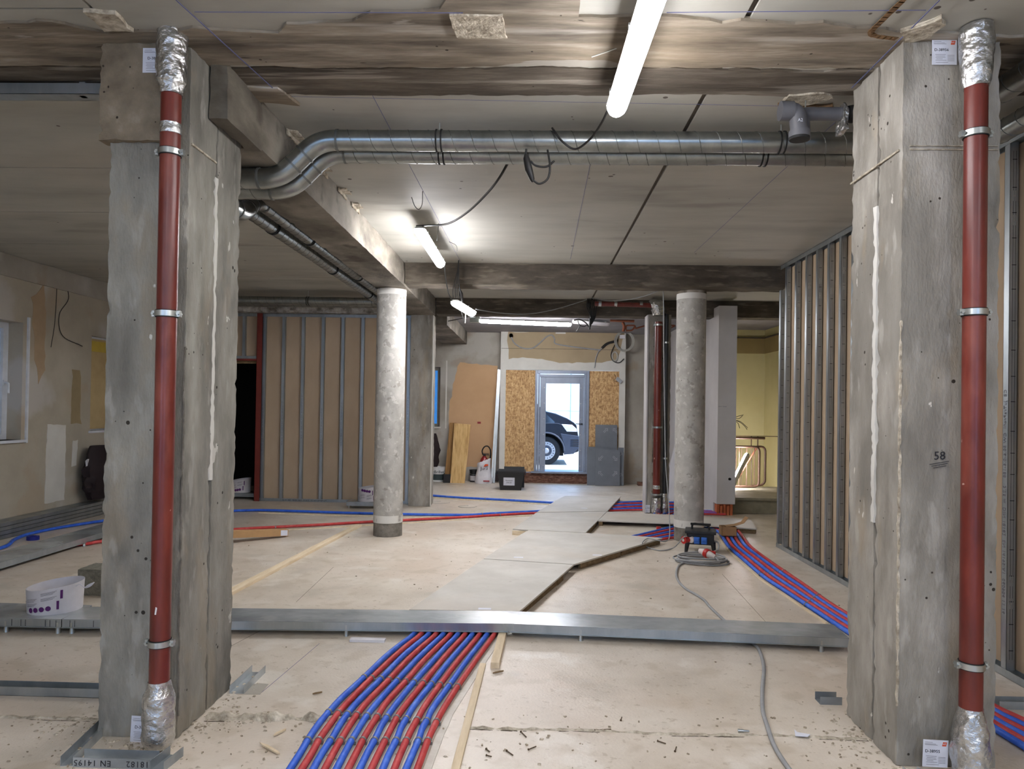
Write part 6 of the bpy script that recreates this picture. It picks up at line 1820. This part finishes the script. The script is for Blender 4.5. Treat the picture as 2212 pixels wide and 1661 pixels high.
for i, (p, q) in enumerate(scr):
    a, b = at(*p, z=0.004), at(*q, z=0.004)
    o = MB().cyl(a, b, 0.0026, 7).cyl(a, a + (b - a).normalized() * 0.003, 0.005, 8).build('screw', M('rusty_screw', S(92, 78, 60), scale=20, rough=0.6, metal=0.4, bump=0) if i == 0 else scr_mat, origin=(a + b) / 2) if i else None
    if i == 0:
        scr_mat = M('rusty_screw', S(96, 80, 62), scale=20, rough=0.6, metal=0.4, bump=0)
        o = MB().cyl(a, b, 0.0026, 7).cyl(a, a + (b - a).normalized() * 0.003, 0.005, 8).build('screw', scr_mat, origin=(a + b) / 2)
    tag(o, ['rusty screw lying right of the thin pine lath, uppermost of three', 'rusty screw in the middle of the three by the lower edge', 'rusty screw leaning left, lowest row beside the lath', 'short screw right beside the pine lath', 'lowest screw right beside the pine lath', 'long screw lying slanted before the screed ridge, middle of the foreground', 'short upright screw left of the grey cable in the foreground', 'tiny screw above the screed ridge in the middle', 'pale thin splinter lying along the screed ridge'][i], 'screw', 'loose screws on the floor')
for (p, q, w, lb) in (((562, 1606), (605, 1630), 0.016, 'splintered wood chip lying nearest the left column'), ((590, 1590), (618, 1576), 0.014, 'pale wood chip with a nail left of the pipes'), ((675, 1500), (696, 1496), 0.008, 'small dark wood chip near the first blue pipe'),
                      ((1064, 1455), (1088, 1450), 0.012, 'weathered wood crumb below the square batten')):
    a, b = at(*p, z=0.005), at(*q, z=0.005)
    d = (b - a); s = V((-d.y, d.x, 0)).normalized() * w / 2
    g = MB().add([a - s * 0.3, a + d * 0.2 - s, b - d * 0.1 - s * 0.8, b, b - d * 0.15 + s * 0.7, a + d * 0.3 + s] + [v + V((0, 0, 0.007)) for v in [a - s * 0.3, a + d * 0.2 - s, b - d * 0.1 - s * 0.8, b, b - d * 0.15 + s * 0.7, a + d * 0.3 + s]],
                 [(5, 4, 3, 2, 1, 0), (6, 7, 8, 9, 10, 11)] + [(i, (i + 1) % 6, 6 + (i + 1) % 6, 6 + i) for i in range(6)])
    tag(g.build('wood_chip', m_wood if w > 0.012 else m_oldwood, origin=(a + b) / 2), lb, 'wood chip')
a, b = at(1594, 1578, z=0.008), at(1618, 1579, z=0.008)
t = thing('anchor_bolt', (a + b) / 2, 'small metal anchor bolt lying left of the grey cable', 'bolt')
MB().cyl(a, a.lerp(b, 0.5), 0.008, 10).build('sleeve', m_clamp, t, smooth=40)
MB().cyl(a.lerp(b, 0.5), b, 0.0045, 8).build('thread', m_clamp, t, smooth=40)
q = [at(x, y, z=0.001) for x, y in ((1716, 1582), (1722, 1588), (1750, 1593), (1745, 1597), (1718, 1595))]
tag(MB().prism([(p.x, p.y) for p in q], 0.012, 0.016).build('paper_scrap', m_paper, origin=q[0]), 'torn white paper scrap on the screed ridge by the right column', 'paper')
c_ = at(975, 1098, z=0.004)
for k, (x, y, w) in enumerate(((950, 1085, 22), (1010, 1094, 20))):
    cable('wire_piece', [at(x + w * cos(a_), y + 2.2 * sin(a_), z=0.006) for a_ in (0, 0.8, 1.6, 2.4, 3.2, 4.0, 4.8)], 0.003, m_lgcable, 'thin curled wire lying on the floor %s the square pillar' % ('right beside' if k == 0 else 'a little further right of'), 'wire')

# ================================================================== OUTSIDE
struct('street', MB().box(-25, 30, 14.9, 45, -0.1, 0.14), m_pave)
g = MB()
for k in range(60):
    x = -1.5 + k * 0.06
    g.box(x, x + 0.03, 15.6, 15.85, 0.14, 0.146)
struct('drain_grate', g, m_vanb)
t = thing('pale_building', (2, 30, 0.14), 'sunlit pale building beyond the van', 'building')
MB().box(-14, 18, 30, 36, 0.14, 7).build('facade', m_render, t)
MB().box(-14.2, 18.2, 29.8, 30.0, 6.8, 7.1).build('eaves', m_render, t)
for k in range(8):
    MB().box(-12 + k * 3.6, -10.8 + k * 3.6, 29.97, 30.0, 2.2, 3.8).build('window', m_pllil, t)
t = thing('mesh_fence', (1, 24, 0.14), 'thin metal fence beyond the van', 'fence')
for x in (-4, -2.2, -0.4, 1.28, 3.0, 4.8):
    MB().cyl((x, 24, 0.14), (x, 24, 2.75), 0.025, 8).build('post', m_frame, t)
MB().cyl((-4, 24, 2.68), (4.8, 24, 2.68), 0.02, 8).cyl((-4, 24, 1.4), (4.8, 24, 1.4), 0.015, 8).build('rail', m_frame, t)
# van: a full body, front towards the right
wc = at(1180, 975, y=17.2)
gx, gz, R_ = wc.x, 0.14, 0.335
vy0, vy1 = 17.2, 19.05
sx = lambda px: at(px, 900, y=17.2).x
zv = lambda py, px=1210: at(px, py, y=17.2).z
t = thing('van', (gx - 1.4, 18.1, gz), 'dark van parked across the open door, facing right', 'van')
wz = gz + R_
fx = gx
xr_ = gx - 3.2
roof = 2.05
top = [(fx - 4.2, roof - 0.1), (fx - 3.9, roof), (fx - 1.2, roof), (fx - 0.85, roof - 0.08), (fx - 0.45, zv(870)), (sx(1177), zv(888)), (sx(1200), zv(893)), (sx(1225), zv(903)), (sx(1240), zv(912)), (sx(1246), zv(918))]
front = [(sx(1248), zv(930)), (sx(1251), zv(945)), (sx(1252), zv(960)), (sx(1251), zv(975)), (sx(1236), zv(980))]
bot = [(fx + 0.44, 0.42)]
for k in range(9):
    an = -0.15 + (pi + 0.3) * k / 8
    bot.append((fx + 0.41 * cos(an), wz + 0.41 * sin(an)))
bot += [(fx - 0.44, 0.36), (fx - 2.55, 0.36)]
for k in range(9):
    an = -0.15 + (pi + 0.3) * k / 8
    bot.append((fx - 3.0 + 0.41 * cos(an), wz + 0.41 * sin(an)))
bot += [(fx - 3.45, 0.4), (fx - 4.2, 0.45)]
prof = top + front + bot
MB().prism_y(prof, vy0, vy1).build('body', m_van, t, bevel=0.02)
MB().box(fx - 3.4, fx + 0.42, vy0 + 0.3, vy1 - 0.3, 0.34, 0.95).build('underbody', m_tyre, t)
MB().prism_y([(sx(1140), zv(850)), (sx(1177), zv(892)), (sx(1199), zv(912)), (sx(1197), zv(914)), (sx(1140), zv(914))], vy0 - 0.006, vy0 + 0.02).build('side_window', m_vang, t)
MB().prism_y([(sx(1177), zv(921)), (sx(1203), zv(921)), (sx(1202), zv(930)), (sx(1177), zv(930))], vy0 - 0.006, vy0 + 0.01).build('door_panel', m_van, t)
MB().prism_y([(sx(1213), zv(916)), (sx(1236), zv(917)), (sx(1246), zv(926)), (sx(1247), zv(932)), (sx(1225), zv(932))], vy0 - 0.012, vy0 + 0.3).build('headlight', m_headl, t, bevel=0.01)
g = MB()
for k in range(4):
    g.box(sx(1233), sx(1252), vy0 - 0.012, vy0 + 0.2, zv(951 + k * 4.2), zv(949 + k * 4.2))
g.build('grille_slat', m_vang, t)
MB().prism_y([(sx(1211), zv(936)), (sx(1251), zv(941)), (sx(1253), zv(965)), (sx(1240), zv(980)), (sx(1219), zv(982)), (sx(1220), zv(962))], vy0 - 0.01, vy0 + 0.05).build('bumper', m_vanb, t, bevel=0.01)
for wx in (fx, fx - 3.0):
    for (ya, yb) in ((vy0 + 0.02, vy0 + 0.24), (vy1 - 0.24, vy1 - 0.02)):
        w = MB()
        w.tube([(wx, ya, wz), (wx, ya + 0.02, wz), (wx, yb - 0.02, wz), (wx, yb, wz)], [R_ - 0.02, R_, R_, R_ - 0.02], 40)
        o = w.build('wheel', m_tyre, t, smooth=40)
        yy = ya - 0.004 if ya < 18 else yb + 0.004
        MB().tube([(wx, yy - 0.004, wz), (wx, yy + 0.004, wz)], 0.215, 36).build('rim', m_rim, o)
        g = MB()
        for k in range(18):
            an = 2 * pi * k / 18
            g.cyl((wx + 0.178 * cos(an), yy - 0.007, wz + 0.178 * sin(an)), (wx + 0.178 * cos(an), yy - 0.004, wz + 0.178 * sin(an)), 0.014, 8)
        g.tube([(wx, yy - 0.01, wz), (wx, yy - 0.004, wz)], 0.13, 24)
        g.build('rim_hole', m_vanb, o)
        MB().tube([(wx, yy - 0.03, wz), (wx, yy - 0.008, wz)], [0.05, 0.07], 20).build('hub_cap', m_rim, o)
MB().box(fx - 0.55, fx - 0.45, vy0 - 0.16, vy0, zv(880), zv(865)).build('mirror', m_blackp, t, bevel=0.02)
MB().tube(elbows([(sx(1150), vy0 - 0.004, zv(914.5)), (sx(1205), vy0 - 0.004, zv(914.5)), (sx(1213), vy0 - 0.004, zv(917))], 0.05), 0.006, 6).build('trim_line', m_vanb, t)
MB().tube([(fx + 0.43 * cos(pi * k / 14), vy0 - 0.002, wz + 0.43 * sin(pi * k / 14)) for k in range(15)], 0.02, 8).build('arch_moulding', m_vanb, t, smooth=40)
